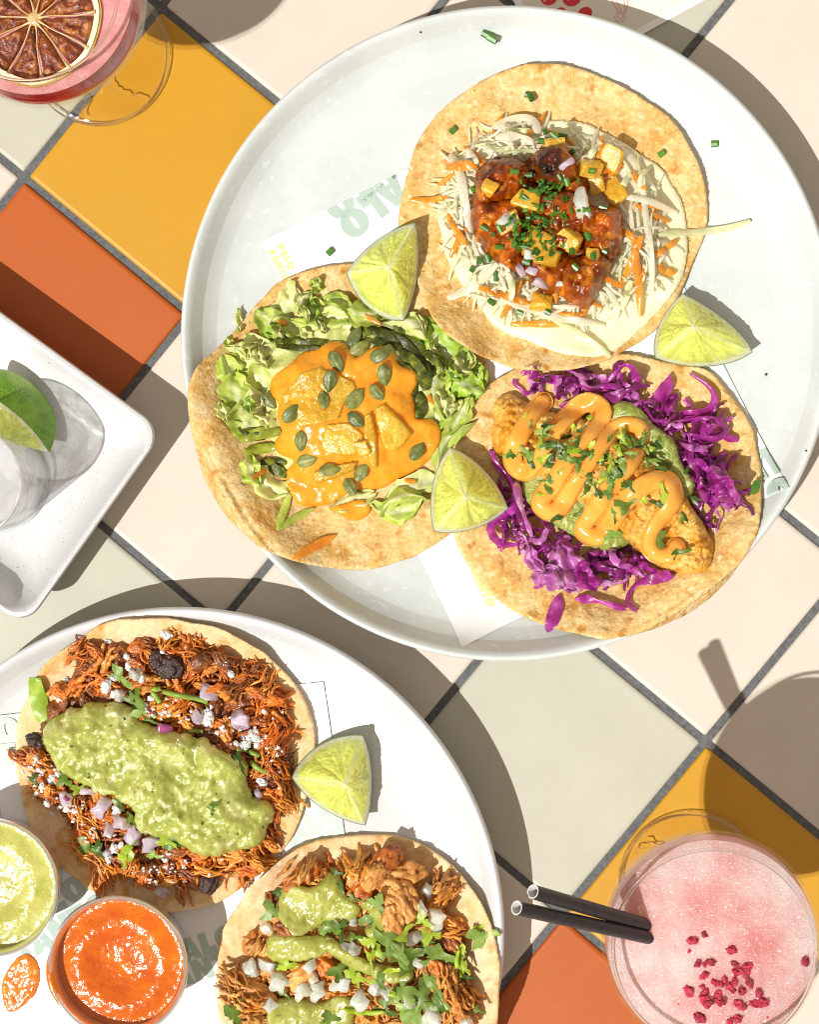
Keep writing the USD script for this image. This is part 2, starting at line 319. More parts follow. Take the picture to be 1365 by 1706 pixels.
for i in range(-3, 8):
    for j in range(-5, 6):
        kind = known.get((i, j)) or rng.choice(['cream', 'sage', 'cream', 'yellow', 'orange'], p=[.4, .25, .15, .1, .1])
        Q = np.array([grid(i, j), grid(i + 1, j), grid(i + 1, j + 1), grid(i, j + 1)])[::-1]
        if Polygon(Q).exterior.is_ccw is False: Q = Q[::-1]
        dz = rng.uniform(-.00012, .00012)
        loops = []
        for ins, z in ((.0018, -.004), (.00172, -.0013), (.0020, -.0006), (.0026, -.0002), (.0036, 0)):
            pg = Polygon(Q).buffer(-ins - .0012).buffer(.0012, quad_segs=4)
            c = np.array(shapely.geometry.polygon.orient(pg).exterior.coords)[:-1]
            loops.append(np.c_[c, np.full(len(c), z + dz)])
        n = min(len(x) for x in loops)
        ref = loops[1]
        al = []
        for x in loops:   # the same number of points on every loop, in step
            k = np.argmin(np.linalg.norm(x[:, :2] - ref[0, :2], axis=1)); x = np.roll(x, -k, 0)
            s = np.linspace(0, len(x), 28, endpoint=False); xi = np.vstack([x, x[:1]])
            al.append(np.stack([np.interp(s, np.arange(len(xi)), xi[:, a]) for a in range(3)], 1))
        v = np.vstack(al + [al[-1].mean(0)[None]]); f = []
        for L_ in range(4):
            a = L_ * 28 + np.arange(28); b = L_ * 28 + (np.arange(28) + 1) % 28
            f.append(q2t(np.stack([a, b, b + 28, a + 28], 1)))
        a = 4 * 28 + np.arange(28); b = 4 * 28 + (np.arange(28) + 1) % 28
        f.append(np.stack([a, b, np.full(28, 140)], 1))
        put('tile', (v, np.vstack(f)), TM[kind], table, smooth=False)
gr = M('grout', [(.3, (.075, .08, .085)), (.7, (.15, .157, .163))], scale=500, rough=.85, bump=.0005, bscale=1500, spec=.3)
g = np.array([[-.75, -.75, -.0014], [.75, -.75, -.0014], [.75, .75, -.0014], [-.75, .75, -.0014], [-.75, -.75, -.02], [.75, -.75, -.02], [.75, .75, -.02], [-.75, .75, -.02]])
put('grout', (g, q2t([[0, 1, 2, 3], [7, 6, 5, 4], [0, 4, 5, 1], [1, 5, 6, 2], [2, 6, 7, 3], [3, 7, 4, 0]])), gr, table, smooth=False)

# ------------------------------------------------------------------ plates, tray
def plate_mat(name, c1, c2):
    return M(name, [(.40, c1), (.60, c2)], scale=26, detail=4, rough=.22, spec=.5, coat=.3, bump=.00005, bscale=220, specks=[(tuple(np.minimum(np.array(c2) * 1.05, .85)), 300, .62, .06)])
PM1 = plate_mat('glaze_pale_green', A0('#dfe8e8', .665), A0('#e6eeee', .68)); PM2 = plate_mat('glaze_white', A0('#edf1f5', .625), A0('#f1f5f9', .635))
PROF = np.array([(0, .0096), (.06, .0096), (.105, .0099), (.118, .0108), (.1275, .0134), (.1335, .0180), (.1370, .0230), (.1382, .0246), (.1393, .0257), (.1406, .0260), (.1416, .0254), (.1420, .0240), (.1416, .0215), (.1390, .0150), (.1310, .0070), (.1200, .0030), (.100, .0016), (.095, .0006), (.090, .0004), (.086, .0020), (0, .0020)])
def plate(c, R, mat, label):
    t = thing('round_plate', label, 'plate')
    P = PROF.copy(); P[:, 0] *= R / .142
    k = spl(np.unique(P[:14], axis=0)[np.argsort(np.unique(P[:14], axis=0)[:, 0])], 10)
    s = np.r_[0, np.cumsum(np.linalg.norm(np.diff(P, axis=0), axis=1))]
    from scipy.interpolate import PchipInterpolator
    u = np.unique(np.r_[s, np.linspace(0, s[-1], 90)]); P2 = np.stack([PchipInterpolator(s, P[:, 0])(u), PchipInterpolator(s, P[:, 1])(u)], 1)
    put('dish', lathe(P2, 200, c), mat, t)
    yy_, xx_ = np.mgrid[0:H.shape[0], 0:H.shape[1]]; r = np.hypot(HX + xx_ * HR - c[0], HY + yy_ * HR - c[1])
    z = np.where(r < R * .9895, np.interp(r, P[:10, 0], P[:10, 1]), np.where(r < R, .0255, 0)); np.maximum(H, z, out=H)
    return t
PL1, PL2 = (-.0197, .0606), (-.1618, -.2012)
plate(PL1, .1420, PM1, 'large pale green glazed round plate holding three tacos and three limes')
plate(PL2, .1427, PM2, 'white glazed round plate with two tacos and two metal sauce cups')

def rrect(c, e1, e2, a, b, r, n=10):
    "rounded rectangle outline, half sizes a along e1 and b along e2"
    o = []
    for qx, qy, s in ((1, 1, 0), (-1, 1, 1), (-1, -1, 2), (1, -1, 3)):
        for t in np.linspace(0, np.pi / 2, n):
            an = s * np.pi / 2 + t
            o.append(c + e1 * (qx * (a - r) + r * math.cos(an)) + e2 * (qy * (b - r) + r * math.sin(an)))
    return np.array(o)
def tray():
    zt = .025
    k = W([(273, 717), (41, 1046), (0, 541)], zt)[:, :2]
    e2 = (k[0] - k[1]); wid = np.linalg.norm(e2); e2 /= wid; e1 = np.array([-e2[1], e2[0]])   # e2 along the short side
    if np.dot(e1, k[2] - k[0]) > 0: e1 = -e1
    if e1[0] * e2[1] - e1[1] * e2[0] < 0: e2 = -e2; k = k[[1, 0, 2]]
    ln = .165; c = k[:2].mean(0) - e1 * ln / 2; a, b = ln / 2, wid / 2
    prof = [(.030, .0040), (.022, .0042), (.0165, .0052), (.0105, .0090), (.0065, .0140), (.0042, .0183), (.0030, .0203), (.0018, .0210), (.0006, .0207), (0, .0197), (.0008, .0165), (.0045, .0090), (.0110, .0030), (.0170, .0006), (.030, .0006)]
    rows = []
    prof = [(i_, z_ * 1.2) for i_, z_ in prof]
    for ins, z in prof:
        o = rrect(c, e1, e2, a - ins, b - ins, max(.0110 - ins * .22, .004)); rows.append(np.c_[o, np.full(len(o), z)])
    n = len(rows[0]); v = np.vstack(rows + [np.r_[c, prof[0][1]][None], np.r_[c, prof[-1][1]][None]]); m = len(rows) * n; f = []
    j = np.arange(n); kk = (j + 1) % n
    for r_ in range(len(rows) - 1):
        f.append(q2t(np.stack([r_ * n + j, (r_ + 1) * n + j, (r_ + 1) * n + kk, r_ * n + kk], 1)))
    f.append(np.stack([np.full(n, m), j, kk], 1)); e = (len(rows) - 1) * n; f.append(np.stack([np.full(n, m + 1), e + kk, e + j], 1))
    wm = M('tray_glaze', [(.35, A0('#ebeef1', .65)), (.65, A0('#f0f3f6', .66))], scale=60, rough=.3, coat=.2, bump=.00005, bscale=300,
           specks=[((.16, .15, .14), 1000, .695, .03), ((.28, .27, .26), 1900, .665, .03)])
    t = thing('serving_tray', 'white speckled rectangular dish with a shot glass and lime wedge inside', 'dish')
    put('dish', (v, np.vstack(f)), wm, t, smooth=40)
    yy_, xx_ = np.mgrid[0:H.shape[0], 0:H.shape[1]]; q = np.stack([HX + xx_ * HR - c[0], HY + yy_ * HR - c[1]], -1)
    ins = np.minimum(a - np.abs(q @ e1), b - np.abs(q @ e2)); z = np.where(ins > 0, np.interp(ins, [0, .002, .005, .010, .0165, .03], [.024, .0252, .019, .0108, .0063, .0049]), 0); np.maximum(H, z, out=H)
tray()

# ------------------------------------------------------------------ paper liners and the card
def letter(ch):
    if ch == 'P': return (sbox(0, 0, .36, 1).union(Point(.44, .66).buffer(.34)).union(sbox(.2, .32, .44, 1))).difference(affinity.scale(Point(.46, .67).buffer(.09), .8, 1.3))
    if ch == 'A': return Polygon([(0, 0), (.28, 1), (.68, 1), (.96, 0), (.60, 0), (.57, .14), (.39, .14), (.36, 0)]).difference(Polygon([(.42, .34), (.54, .34), (.48, .66)]))
    if ch == 'L': return Polygon([(0, 0), (.68, 0), (.68, .32), (.37, .32), (.37, 1), (0, 1)])
    if ch == 'O': return Point(.52, .5).buffer(.52).difference(affinity.scale(Point(.52, .5).buffer(.26), .36, 1))
    if ch == 'S': return LineString([(.66, .70), (.56, .82), (.36, .82), (.22, .70), (.30, .56), (.52, .44), (.58, .30), (.44, .18), (.24, .18), (.12, .30)]).buffer(.155)
    if ch == 'N': return Polygon([(0, 0), (.34, 0), (.34, .46), (.58, 0), (.92, 0), (.92, 1), (.58, 1), (.58, .54), (.34, 1), (0, 1)])
    if ch == 'T': return Polygon([(.2, 0), (.56, 0), (.56, .68), (.76, .68), (.76, 1), (0, 1), (0, .68), (.2, .68)])
    if ch == 'M': return Polygon([(0, 0), (.3, 0), (.32, .5), (.5, .1), (.7, .5), (.72, 0), (1.02, 0), (.95, 1), (.68, 1), (.5, .62), (.33, 1), (.07, 1)])
    if ch == 'R': return letter('P').union(Polygon([(.3, .4), (.62, .4), (.84, 0), (.46, 0)]))
def words(s, h, track=.04):
    x, out = 0, []
    for ch in s:
        g = letter(ch); g = affinity.translate(g, x - g.bounds[0], 0); x = g.bounds[2] + track; out.append(g)
    return affinity.scale(shapely.union_all(out), h, h, origin=(0, 0)), x * h
def flat(g, z, th=.00004):
    ms = [trimesh.creation.extrude_polygon(p, th, engine='earcut') for p in getattr(g, 'geoms', [g]) if p.geom_type == 'Polygon' and p.area > 1e-9]
    m = trimesh.util.concatenate(ms); v = np.array(m.vertices); v[:, 2] += z; return v, np.array(m.faces)
paper = M('paper', [(.3, A0('#f5f7fa', .74)), (.7, A0('#f8f9fc', .76))], scale=40, rough=.75, spec=.25, bump=.00008, bscale=90)
ink_g = M('ink_green', [(.3, A0('#b9d0c6', .70)), (.7, A0('#c2d7cd', .72))], scale=90, rough=.75, spec=.25)
ink_y = M('ink_yellow', [(.3, A0('#f0e79c', .74)), (.7, A0('#f3ebaa', .76))], scale=90, rough=.75, spec=.25)
ink_g2 = M('ink_green_faint', [(.3, A0('#d3e2dd', .74)), (.7, A0('#dbe7e3', .75))], scale=90, rough=.75, spec=.25)
def sheet(A0, A1, A2, label, texts):
    "a paper sheet with corner A0, second corner A1 (along) and third A2 (across), lying over the plate; printed words in sheet coordinates"
    o = A0; ex = A1 - A0; lx = np.linalg.norm(ex); ex /= lx; ey = A2 - A0; ly = np.linalg.norm(ey); ey /= ly
    n, m = 60, 50
    u, w = np.meshgrid(np.linspace(0, lx, n), np.linspace(0, ly, m)); q = o + u[..., None] * ex + w[..., None] * ey
    zz_ = np.maximum(ndimage.gaussian_filter(hq(q), 1.2), hq(q)) + .0003 + .0006 * fbm(np.c_[q.reshape(-1, 2) * 30, np.zeros(n * m)], 2, 3).reshape(m, n)
    def zat(p):
        a = np.clip((p - o) @ ex / lx * (n - 1), 0, n - 1.001); b = np.clip((p - o) @ ey / ly * (m - 1), 0, m - 1.001)
        return ndimage.map_coordinates(zz_, [b, a], order=1)
    v = np.c_[q.reshape(-1, 2), zz_.ravel()]; i = (np.arange(m - 1)[:, None] * n + np.arange(n - 1)).ravel()
    f = q2t(np.stack([i, i + 1, i + n + 1, i + n], 1)); low = v - [0, 0, .00012]; k = len(v)
    edge = np.r_[np.arange(n), np.arange(1, m) * n + n - 1, (m - 1) * n + np.arange(n - 2, -1, -1), np.arange(m - 2, 0, -1) * n]; e2 = np.roll(edge, -1)
    v = np.vstack([v, low]); f = np.vstack([f, f[:, ::-1] + k, q2t(np.stack([edge, edge + k, e2 + k, e2], 1))])
    t = thing('paper_liner', label, 'paper'); put('sheet', (v, f), paper, t, smooth=40)
    S = Polygon([o, o + ex * lx, o + ex * lx + ey * ly, o + ey * ly]).buffer(-.0002)
    for name, s, h, at_, d, mat in texts:
        g, wd = words(s, h); d = np.array(d) / np.linalg.norm(d); pr = np.array([-d[1], d[0]])
        g = affinity.affine_transform(g, [d[0], pr[0], d[1], pr[1], at_[0], at_[1]]).intersection(S)
        if g.is_empty: continue
        v, f = flat(g, 0); mm = trimesh.Trimesh(v, f, process=False)
        v, f = trimesh.remesh.subdivide_to_size(v, f, .004)
        v[:, 2] += zat(v[:, :2]) + .00006; put(name, (v, f), mat, t, smooth=False)
    dep(np.c_[q.reshape(-1, 2), zz_.ravel()])
zf = .0106
a0, a1, a2 = W([(435, 404), (772, 1074), (965, 133)], zf)[:, :2]
dn = a0 - a2; dn /= np.linalg.norm(dn); up = np.array([dn[1], -dn[0]]) * -1
D = np.array(W1(430, 410, zf)[:2] - W1(690, 278, zf)[:2])
pr = lambda x, y: W1(x, y, zf)[:2]
sheet(a0, a1, a2, 'white printed paper sheet under the three tacos on the pale green plate', [
    ('printed_word', 'PALO', .0122, pr(688, 266), pr(586, 346) - pr(688, 266), ink_g),
    ('printed_word', 'SANTO', .0122, pr(704, 204), pr(602, 284) - pr(704, 204), ink_g),
    ('printed_word', 'PALO', .0034, pr(461, 411), pr(484, 456) - pr(461, 411), ink_y), ('printed_word', 'SANTO', .0034, pr(446, 419), pr(469, 464) - pr(446, 419), ink_y),
    ('printed_word', 'SANTO', .0040, pr(782, 950), pr(802, 990) - pr(782, 950), ink_y),
    ('printed_word', 'PALO', .0122, pr(1180, 905), pr(1300, 845) - pr(1180, 905), ink_g), ('printed_word', 'SANTO', .0122, pr(1160, 855), pr(1280, 795) - pr(1160, 855), ink_g)])
b0, b1, b2 = W([(540, 1135), (-20, 1193), (585, 1470)], zf)[:, :2]
b2 = b0 + (b2 - b0) * 1.5
dr = pr(560, 1360) - pr(440, 1374)
sheet(b0, b1, b2, 'white printed paper sheet under the two tacos on the white plate', [
    ('printed_word', 'PALO', .0104, pr(459, 1429), pr(547, 1378) - pr(459, 1429), ink_g2), ('printed_word', 'SANTO', .0104, pr(452, 1482), pr(540, 1431) - pr(452, 1482), ink_g2),
    ('printed_word', 'PALO', .0104, pr(-98, 1246), dr, ink_g2), ('printed_word', 'SANTO', .0104, pr(-104, 1290), dr, ink_g2),
    ('printed_word', 'PALO', .0100, pr(277, 1613), pr(346, 1590) - pr(277, 1613), ink_g), ('printed_word', 'SANTO', .0100, pr(262, 1658), pr(331, 1635) - pr(262, 1658), ink_g),
    ('printed_word', 'PALO', .0110, pr(28, 1560), pr(128, 1502) - pr(28, 1560), ink_g), ('printed_word', 'SANTO', .0110, pr(30, 1610), pr(130, 1552) - pr(30, 1610), ink_g)])

card = thing('menu_card', 'cream printed card with red lettering half under the plate at the top edge', 'card')
K = W1(927, 137)[:2]; e1 = W1(1075, 56)[:2] - K; e1 /= np.linalg.norm(e1); e2 = np.array([-e1[1], e1[0]])
cw, chh = .14, .20
CR = Polygon([K, K + e1 * cw, K + e1 * cw + e2 * chh, K + e2 * chh])
white = M('card_white', [(0, A('#f4f2f4', .8)), (1, A('#f6f4f6', .8))], rough=.4)
put('card_sheet', flat(CR, .0006, .0005), white, card, smooth=False)
put('printed_panel', flat(CR.buffer(-.0032, join_style='mitre'), .00113, .00003), M('card_cream', [(0, A('#e3dfcf', .75)), (1, A('#e9e5d6', .75))], rough=.4), card, smooth=False)
redm = M('ink_red', [(0, A('#d0202f', .75)), (1, A('#da2a36', .75))], rough=.4)
for (x, y, rx_, ry_, bars) in ((915, -4, 15, 14, 1), (953, -3, 16, 15, 2), (975, 24, 12, 10, 0), (935, 22, 8, 8, 0)):
    c = W1(x, y)[:2]; g = affinity.rotate(affinity.scale(Point(c).buffer(PX), rx_, ry_), 28)
    if bars == 1: g = g.difference(affinity.rotate(sbox(c[0] - .0018, c[1] - .0002, c[0] + .0016, c[1] + .0005), 28, origin=tuple(c))).difference(LineString([c + [-.002, -.002], c + [.0002, .0035], c + [.0022, -.0012]]).buffer(.00035))
    if bars == 2: g = g.difference(affinity.rotate(sbox(c[0] - .0022, c[1] - .0006, c[0] + .0020, c[1] + .0002), 28, origin=tuple(c)))
    put('printed_letter', flat(g, .00118, .00003), redm, card, smooth=False)
pinkm = M('ink_pink', [(0, A('#d69a92', .75)), (1, A('#dda49c', .75))], rough=.4)
dl = [[(1018, -6), (1022, 8), (1030, 20)], [(1046, -6), (1046, 10), (1042, 24)], [(1024, -6), (1029, 8), (1036, 21)], [(1038, -6), (1041, 8), (1040, 22)]]
g = shapely.union_all([LineString(W(l)[:, :2]).buffer(.00022) for l in dl] + [Point(W1(1033, 30)[:2]).buffer(.0024).difference(Point(W1(1033, 30)[:2]).buffer(.002)), Point(W1(1034, 29)[:2]).buffer(.0013).difference(Point(W1(1034, 29)[:2]).buffer(.0010))])
put('printed_drawing', flat(g, .00118, .00003), pinkm, card, smooth=False)

# ------------------------------------------------------------------ materials of the food
tort1 = M('tortilla_toasted', [(.30, A('#dca44e', .70)), (.44, A('#e6b970', .74)), (.57, A('#ecc98a', .77)), (.72, A('#f1d6a4', .79))], scale=75, detail=7, rough=.72, spec=.3, bump=.0010, bscale=330, fine=.26, fscale=600, sss=.12,
          specks=[((.16, .085, .03), 800, .725, .02), (A('#c98a34', .64), 140, .575, .16), (A('#eed3a0', .75), 330, .58, .16)])
tort2 = M('tortilla_pale', [(.30, A('#e8ad62', .71)), (.45, A('#f0c68e', .75)), (.60, A('#f4d3a6', .77)), (.75, A('#f7dfbc', .78))], scale=60, detail=6, rough=.72, spec=.3, bump=.0007, bscale=300, fine=.18, fscale=500, sss=.12,
          specks=[((.24, .13, .045), 800, .74, .02), (A('#dc9c4c', .66), 110, .575, .16)])
def tortilla(parent, px, z0, mat, seed, lift=.002, edge=.0016, sig=9, dil=11, thick=.0019):
    p = smoothpoly(W(px, z0), 220, wob=.0009, wl=.012, seed=seed)
    def top(XY, d, b):
        q = np.concatenate([XY * 45, np.full(XY.shape[:2] + (1,), seed)], -1); fi = np.concatenate([XY * 330, np.full(XY.shape[:2] + (1,), seed)], -1)
        mid = np.concatenate([XY * 130, np.full(XY.shape[:2] + (1,), seed)], -1)
        bl = np.clip(noise(mid, seed) - .62, 0, 1) * .0032
        z = b + lift * .4 + thick * (.35 + .65 * rnd(d, .0022)) + (fbm(q, 2, seed) - .45) * .004 + (noise(fi, seed) - .5) * .0005 + bl
        z += edge * np.exp(-d / .012) * np.clip(noise(np.concatenate([XY * 22, np.full(XY.shape[:2] + (1,), seed + 9)], -1), seed) - .35, 0, 1)
        return np.maximum(z, hq(XY) + .0008)
    v, f, _ = field(p, .0006, top, closed=thick, sig=sig, dil=dil)
    return put('tortilla', (v, f), mat, parent)
lime_skin = M('lime_skin', [(.3, A('#4f8a12', .6)), (.55, A('#7fae2a', .6)), (.75, A('#a9c644', .6))], scale=90, rough=.3, bump=.0004, bscale=900, coat=.2, specks=[(A('#b8d05a', .6), 900, .66, .05)])
lime_flesh = M('lime_flesh', [(.3, (.80,) * 3), (.7, (1.0,) * 3)], scale=420, detail=3, rough=.22, bump=.0006, bscale=650, col=True, sss=.45, sssr=.005, coat=.5, coatr=.05)
def lime(A0, Cs, label, group=None, z0=0, skin=lime_skin, down=True):
    "one eighth of a lime: apex A0 = (px, py, z), corners Cs; three cut faces meet at the apex, rind between the corners"
    P = lambda c: W1(c[0], c[1], c[2])
    a = P(A0); cs = np.array([P(c) for c in Cs]) - a
    t = thing('lime_wedge', label, 'lime', group)
    fl, col, n = [], [], 34
    for k in range(3):
        e, g_ = cs[k], cs[(k + 1) % 3]
        r, th = np.meshgrid(np.linspace(0, 1, n), np.linspace(0, np.pi / 2, n), indexing='ij')
        v = a + (r * np.cos(th))[..., None] * e + (r * np.sin(th))[..., None] * g_
        i = (np.arange(n - 1)[:, None] * n + np.arange(n - 1)).ravel(); f = q2t(np.stack([i, i + n, i + n + 1, i + 1], 1))
        nrm = np.cross(e, g_); nrm /= np.linalg.norm(nrm); nrm *= -np.sign(np.dot(nrm, cs[(k + 2) % 3]))
        seg = np.abs(((th / (np.pi / 2) * (1.5 + .5 * ((k + len(label)) % 3)) + .35 * k + .13 * len(label) + .03 * np.sin(r * 9)) % 1) - .5) * 2          # 1 at membranes
        bulge = (1 - seg ** 4) * np.clip((.9 - r) * 8, 0, 1) * np.clip(r * 6, 0, 1) * np.clip(np.minimum(th, np.pi / 2 - th) * 6, 0, 1)
        v = v + nrm * (bulge * .0016 + (noise(np.stack([r * 30, th * 22, np.full_like(r, k)], -1), 5) - .5) * .0012 * bulge)[..., None]
        if np.dot(np.cross(v[1, 0] - v[0, 0], v[-1, n // 2] - v[0, 0]), nrm) < 0: pass
        fn = np.cross(v.reshape(-1, 3)[f[n * 3, 1]] - v.reshape(-1, 3)[f[n * 3, 0]], v.reshape(-1, 3)[f[n * 3, 2]] - v.reshape(-1, 3)[f[n * 3, 0]])
        if np.dot(fn, nrm) < 0: f = f[:, ::-1]
        ves = noise(np.stack([r * 4, th * 26, np.full_like(r, k * 3.3)], -1), 11)
        flesh = lin('#d2dc60')[None, None] * (.64 + .40 * ves[..., None]) * (1 - .0 * r[..., None]) + lin('#e6e88a') * (.20 * ves[..., None])
        pith = lin('#f3f3cf') * .72; rind = lin('#8fb43a') * .6
        mw = np.clip((seg - .90) * 10, 0, 1)[..., None] * .30; core = np.clip((.10 - r) / .08, 0, 1)[..., None] * .7
        edge = np.clip(1 - np.minimum(th, np.pi / 2 - th) * np.maximum(r, .05) / .05, 0, 1)[..., None] * .42
        c = flesh * (1 - mw) + pith * mw; c = c * (1 - core) + pith * core; c = c * (1 - edge) + pith * edge
        pw = np.clip((r - .895) / .03, 0, 1)[..., None]; c = c * (1 - pw) + pith * pw
        rw = np.clip((r - .972) / .015, 0, 1)[..., None]; c = c * (1 - rw) + rind * rw
        fl.append((v.reshape(-1, 3), f)); col.append(c.reshape(-1, 3))
    v, f = cat(fl); low = None
    # rind: the octant between the corners
    m = 26; u, w = np.meshgrid(np.linspace(0, 1, m), np.linspace(0, 1, m), indexing='ij'); th, ph = w * np.pi / 2, u * np.pi / 2
    s = np.stack([np.sin(ph) * np.cos(th), np.sin(ph) * np.sin(th), np.cos(ph)], -1) * 1.004
    vs = a + s @ cs; i = (np.arange(m - 1)[:, None] * m + np.arange(m - 1)).ravel(); fs = q2t(np.stack([i, i + m, i + m + 1, i + 1], 1)); vs = vs.reshape(-1, 3)
    ctr = a + cs.mean(0) * .3; tri = vs[fs[m * 12]]
    if np.dot(np.cross(tri[1] - tri[0], tri[2] - tri[0]), tri.mean(0) - ctr) < 0: fs = fs[:, ::-1]
    dz = np.percentile(hq(vs[:, :2]) - vs[:, 2], 96) - .0006 if down else 0
    v[:, 2] += dz; vs[:, 2] += dz
    put('flesh', (v, f), lime_flesh, t, col=np.vstack(col)); put('rind', (vs, fs), skin, t)
    dep(v, f); return t

# ------------------------------------------------------------------ taco: lettuce, orange sauce, pineapple, pumpkin seeds
lett = [leafmat('lettuce_pale', A('#dbe484', .82), A('#f0f2b8', .84), tr=.35, rough=.35, col=True, var=.12), leafmat('lettuce_green', A('#b2cc3c', .78), A('#d8e47c', .82), tr=.35, rough=.35, col=True, var=.12), leafmat('lettuce_deep', A('#92be28', .74), A('#c2dc58', .8), tr=.35, rough=.35, col=True, var=.12)]
def ruffle(parent, name, c, L, wd, ang, seed, mat, amp=.0025, off=.001, freq=1.0):
    "a crinkled leaf piece"
    r = np.random.default_rng(seed); n, m = 22, 14
    u, w = np.meshgrid(np.linspace(-1, 1, n), np.linspace(-1, 1, m), indexing='ij')
    prof = np.clip(1 - np.abs(u) ** (2.2 + r.uniform(-.5, 1)), 0.04, 1) ** .6
    x = u * L / 2 + .12 * L * (noise(np.stack([u * 2 + seed, w * 2, 0 * u], -1), seed) - .5); y = w * wd / 2 * prof * (1 + .5 * (noise(np.stack([u * 4 + seed, np.sign(w) * 3 + 0 * u, 0 * u], -1), seed + 1) - .5))
    y = y + r.uniform(-.25, .25) * L * u * u
    zr = amp * (np.sin(u * r.uniform(5, 9) * freq + w * r.uniform(-4, 4) + r.uniform(0, 6)) * (.4 + .6 * np.abs(w)) + .8 * np.sin(w * r.uniform(4, 7) * freq + r.uniform(0, 6)) + 2.0 * (fbm(np.stack([u * 4 + seed, w * 3, 0 * u], -1), 3, seed) - .45))
    cs, sn = math.cos(ang), math.sin(ang); X = c[0] + x * cs - y * sn; Y = c[1] + x * sn + y * cs
    q = np.stack([X, Y], -1); b = ndimage.gaussian_filter(np.maximum(hq(q), ndimage.uniform_filter(hq(q), 5)), 1.2)
    v = np.stack([X, Y, b + off + amp * .8 + zr], -1).reshape(-1, 3)
    i = (np.arange(n - 1)[:, None] * m + np.arange(m - 1)).ravel(); f = q2t(np.stack([i, i + m, i + m + 1, i + 1], 1)); k = len(v)
    e = np.r_[np.arange(m), np.arange(1, n) * m + m - 1, (n - 1) * m + np.arange(m - 2, -1, -1), np.arange(n - 2, 0, -1) * m]; e2_ = np.roll(e, -1)
    th = .0004
    vv = np.vstack([v, v - [0, 0, th]]); ff = np.vstack([f, f[:, ::-1] + k, q2t(np.stack([e, e2_, e2_ + k, e + k], 1))])
    rib = np.clip(np.exp(-(w / .13) ** 2) * (1.1 - np.abs(u)) + .7 * np.exp(-((np.abs(w) - .6 * np.abs(np.sin(u * 5 + seed))) / .07) ** 2) * .5, 0, 1).ravel()
    put(name, (vv, ff), mat, parent, col=np.repeat(np.r_[rib, rib][:, None], 3, 1)); dep(v, f)
zt = .012
t2 = thing('taco', 'open taco with orange sauce, pineapple and pumpkin seeds on pale lettuce', 'taco')
tortilla(t2, [(587, 440), (531, 446), (468, 469), (409, 531), (361, 586), (328, 634), (326, 697), (334, 776), (350, 820), (397, 879), (440, 910), (508, 936), (567, 948), (646, 942), (706, 918), (757, 883), (785, 815), (812, 736), (818, 657), (808, 598), (777, 539), (705, 479), (646, 448)], .014, tort1, 2)
t3 = thing('taco', 'open fish taco with purple cabbage, orange drizzle and chopped herbs', 'taco')
tortilla(t3, [(815, 643), (777, 685), (761, 735), (752, 820), (765, 915), (790, 957), (823, 994), (878, 1028), (940, 1048), (990, 1057), (1053, 1055), (1116, 1036), (1178, 998), (1220, 952), (1249, 902), (1264, 844), (1264, 760), (1245, 698), (1212, 652), (1178, 618), (1116, 602), (1030, 590), (940, 598), (861, 614)], .013, tort1, 3)
def P4(x, y, z=.022): return W(crop(C4, [(x, y)]), z)[0][:2]
lp = [(425, 205, 150, 95, -60, 0), (520, 240, 130, 90, 20, 1), (640, 275, 300, 100, 5, 0), (650, 200, 130, 60, 30, 1), (350, 300, 150, 110, 60, 1), (430, 310, 150, 80, 10, 0), (300, 400, 130, 90, 70, 0), (270, 480, 150, 120, 80, 0), (190, 520, 160, 110, 60, 1), (215, 620, 190, 130, 75, 1),
      (250, 720, 170, 120, 60, 1), (400, 440, 170, 110, 40, 0), (1010, 350, 190, 120, 30, 2), (1090, 420, 220, 150, 50, 2), (1190, 500, 200, 130, 70, 2), (1130, 590, 230, 150, 120, 1), (1070, 660, 190, 120, 100, 2), (1180, 560, 150, 100, 20, 2), (1090, 800, 260, 70, 125, 1), (940, 990, 260, 110, 155, 0), (890, 1095, 210, 100, 170, 1),
      (340, 980, 170, 90, 40, 0), (270, 920, 130, 80, 70, 1), (900, 1030, 200, 60, 160, 1), (320, 560, 190, 120, 80, 1), (300, 660, 180, 120, 70, 0), (760, 260, 150, 100, 0, 1), (930, 290, 190, 90, 20, 0), (560, 330, 210, 90, 0, 1), (700, 1045, 170, 70, 160, 0), (1040, 560, 160, 120, 90, 1), (1150, 690, 160, 80, 120, 1)]
for k, (x, y, L, w, a, mi) in enumerate(lp):
    s = .25 / 2.528 * .001 * 1.16
    ruffle(t2, 'lettuce_leaf', P4(x, y), L * s, w * s, -math.radians(a), 40 + k, lett[mi], amp=.0013, freq=.75)
for k in range(34):   # smaller bits between
    x, y = [(300, 430), (1110, 540), (250, 640), (520, 270), (1010, 420), (380, 330), (1160, 480)][k % 7]; x += rng.normal(0, 55); y += rng.normal(0, 70)
    ruffle(t2, 'lettuce_leaf', P4(x, y), rng.uniform(.006, .012), rng.uniform(.003, .006), rng.uniform(0, 6.3), 100 + k, lett[k % 3 if k % 2 else 0], amp=.0013)
k = P4(445, 1100)
for (a, b) in (((430, 1010), (385, 1170)), ((385, 1170), (530, 1080))):
    q = np.array([P4(*a), (P4(*a) + P4(*b)) / 2 + [0, .0006], P4(*b)]); put('lettuce_leaf', ribbon(drape(spl(q, 10), .001), np.array([.001, .0022, .003, .0034, .0036, .0036, .0034, .003, .002, .0008]), .0006, .3), lett[1], t2)
scal = [M('scallion_charred', [(.3, A('#2e300c', .66)), (.52, A('#4e5618', .68)), (.72, A('#8a962c', .7))], scale=260, rough=.38, spec=.3, coat=.08, bump=.0004, bscale=500, var=.3), M('scallion_green', [(.3, A('#7d8a1e', .6)), (.6, A('#a9b43a', .62)), (.8, A('#6a4a1c', .6))], scale=200, rough=.28, coat=.4, var=.2)]
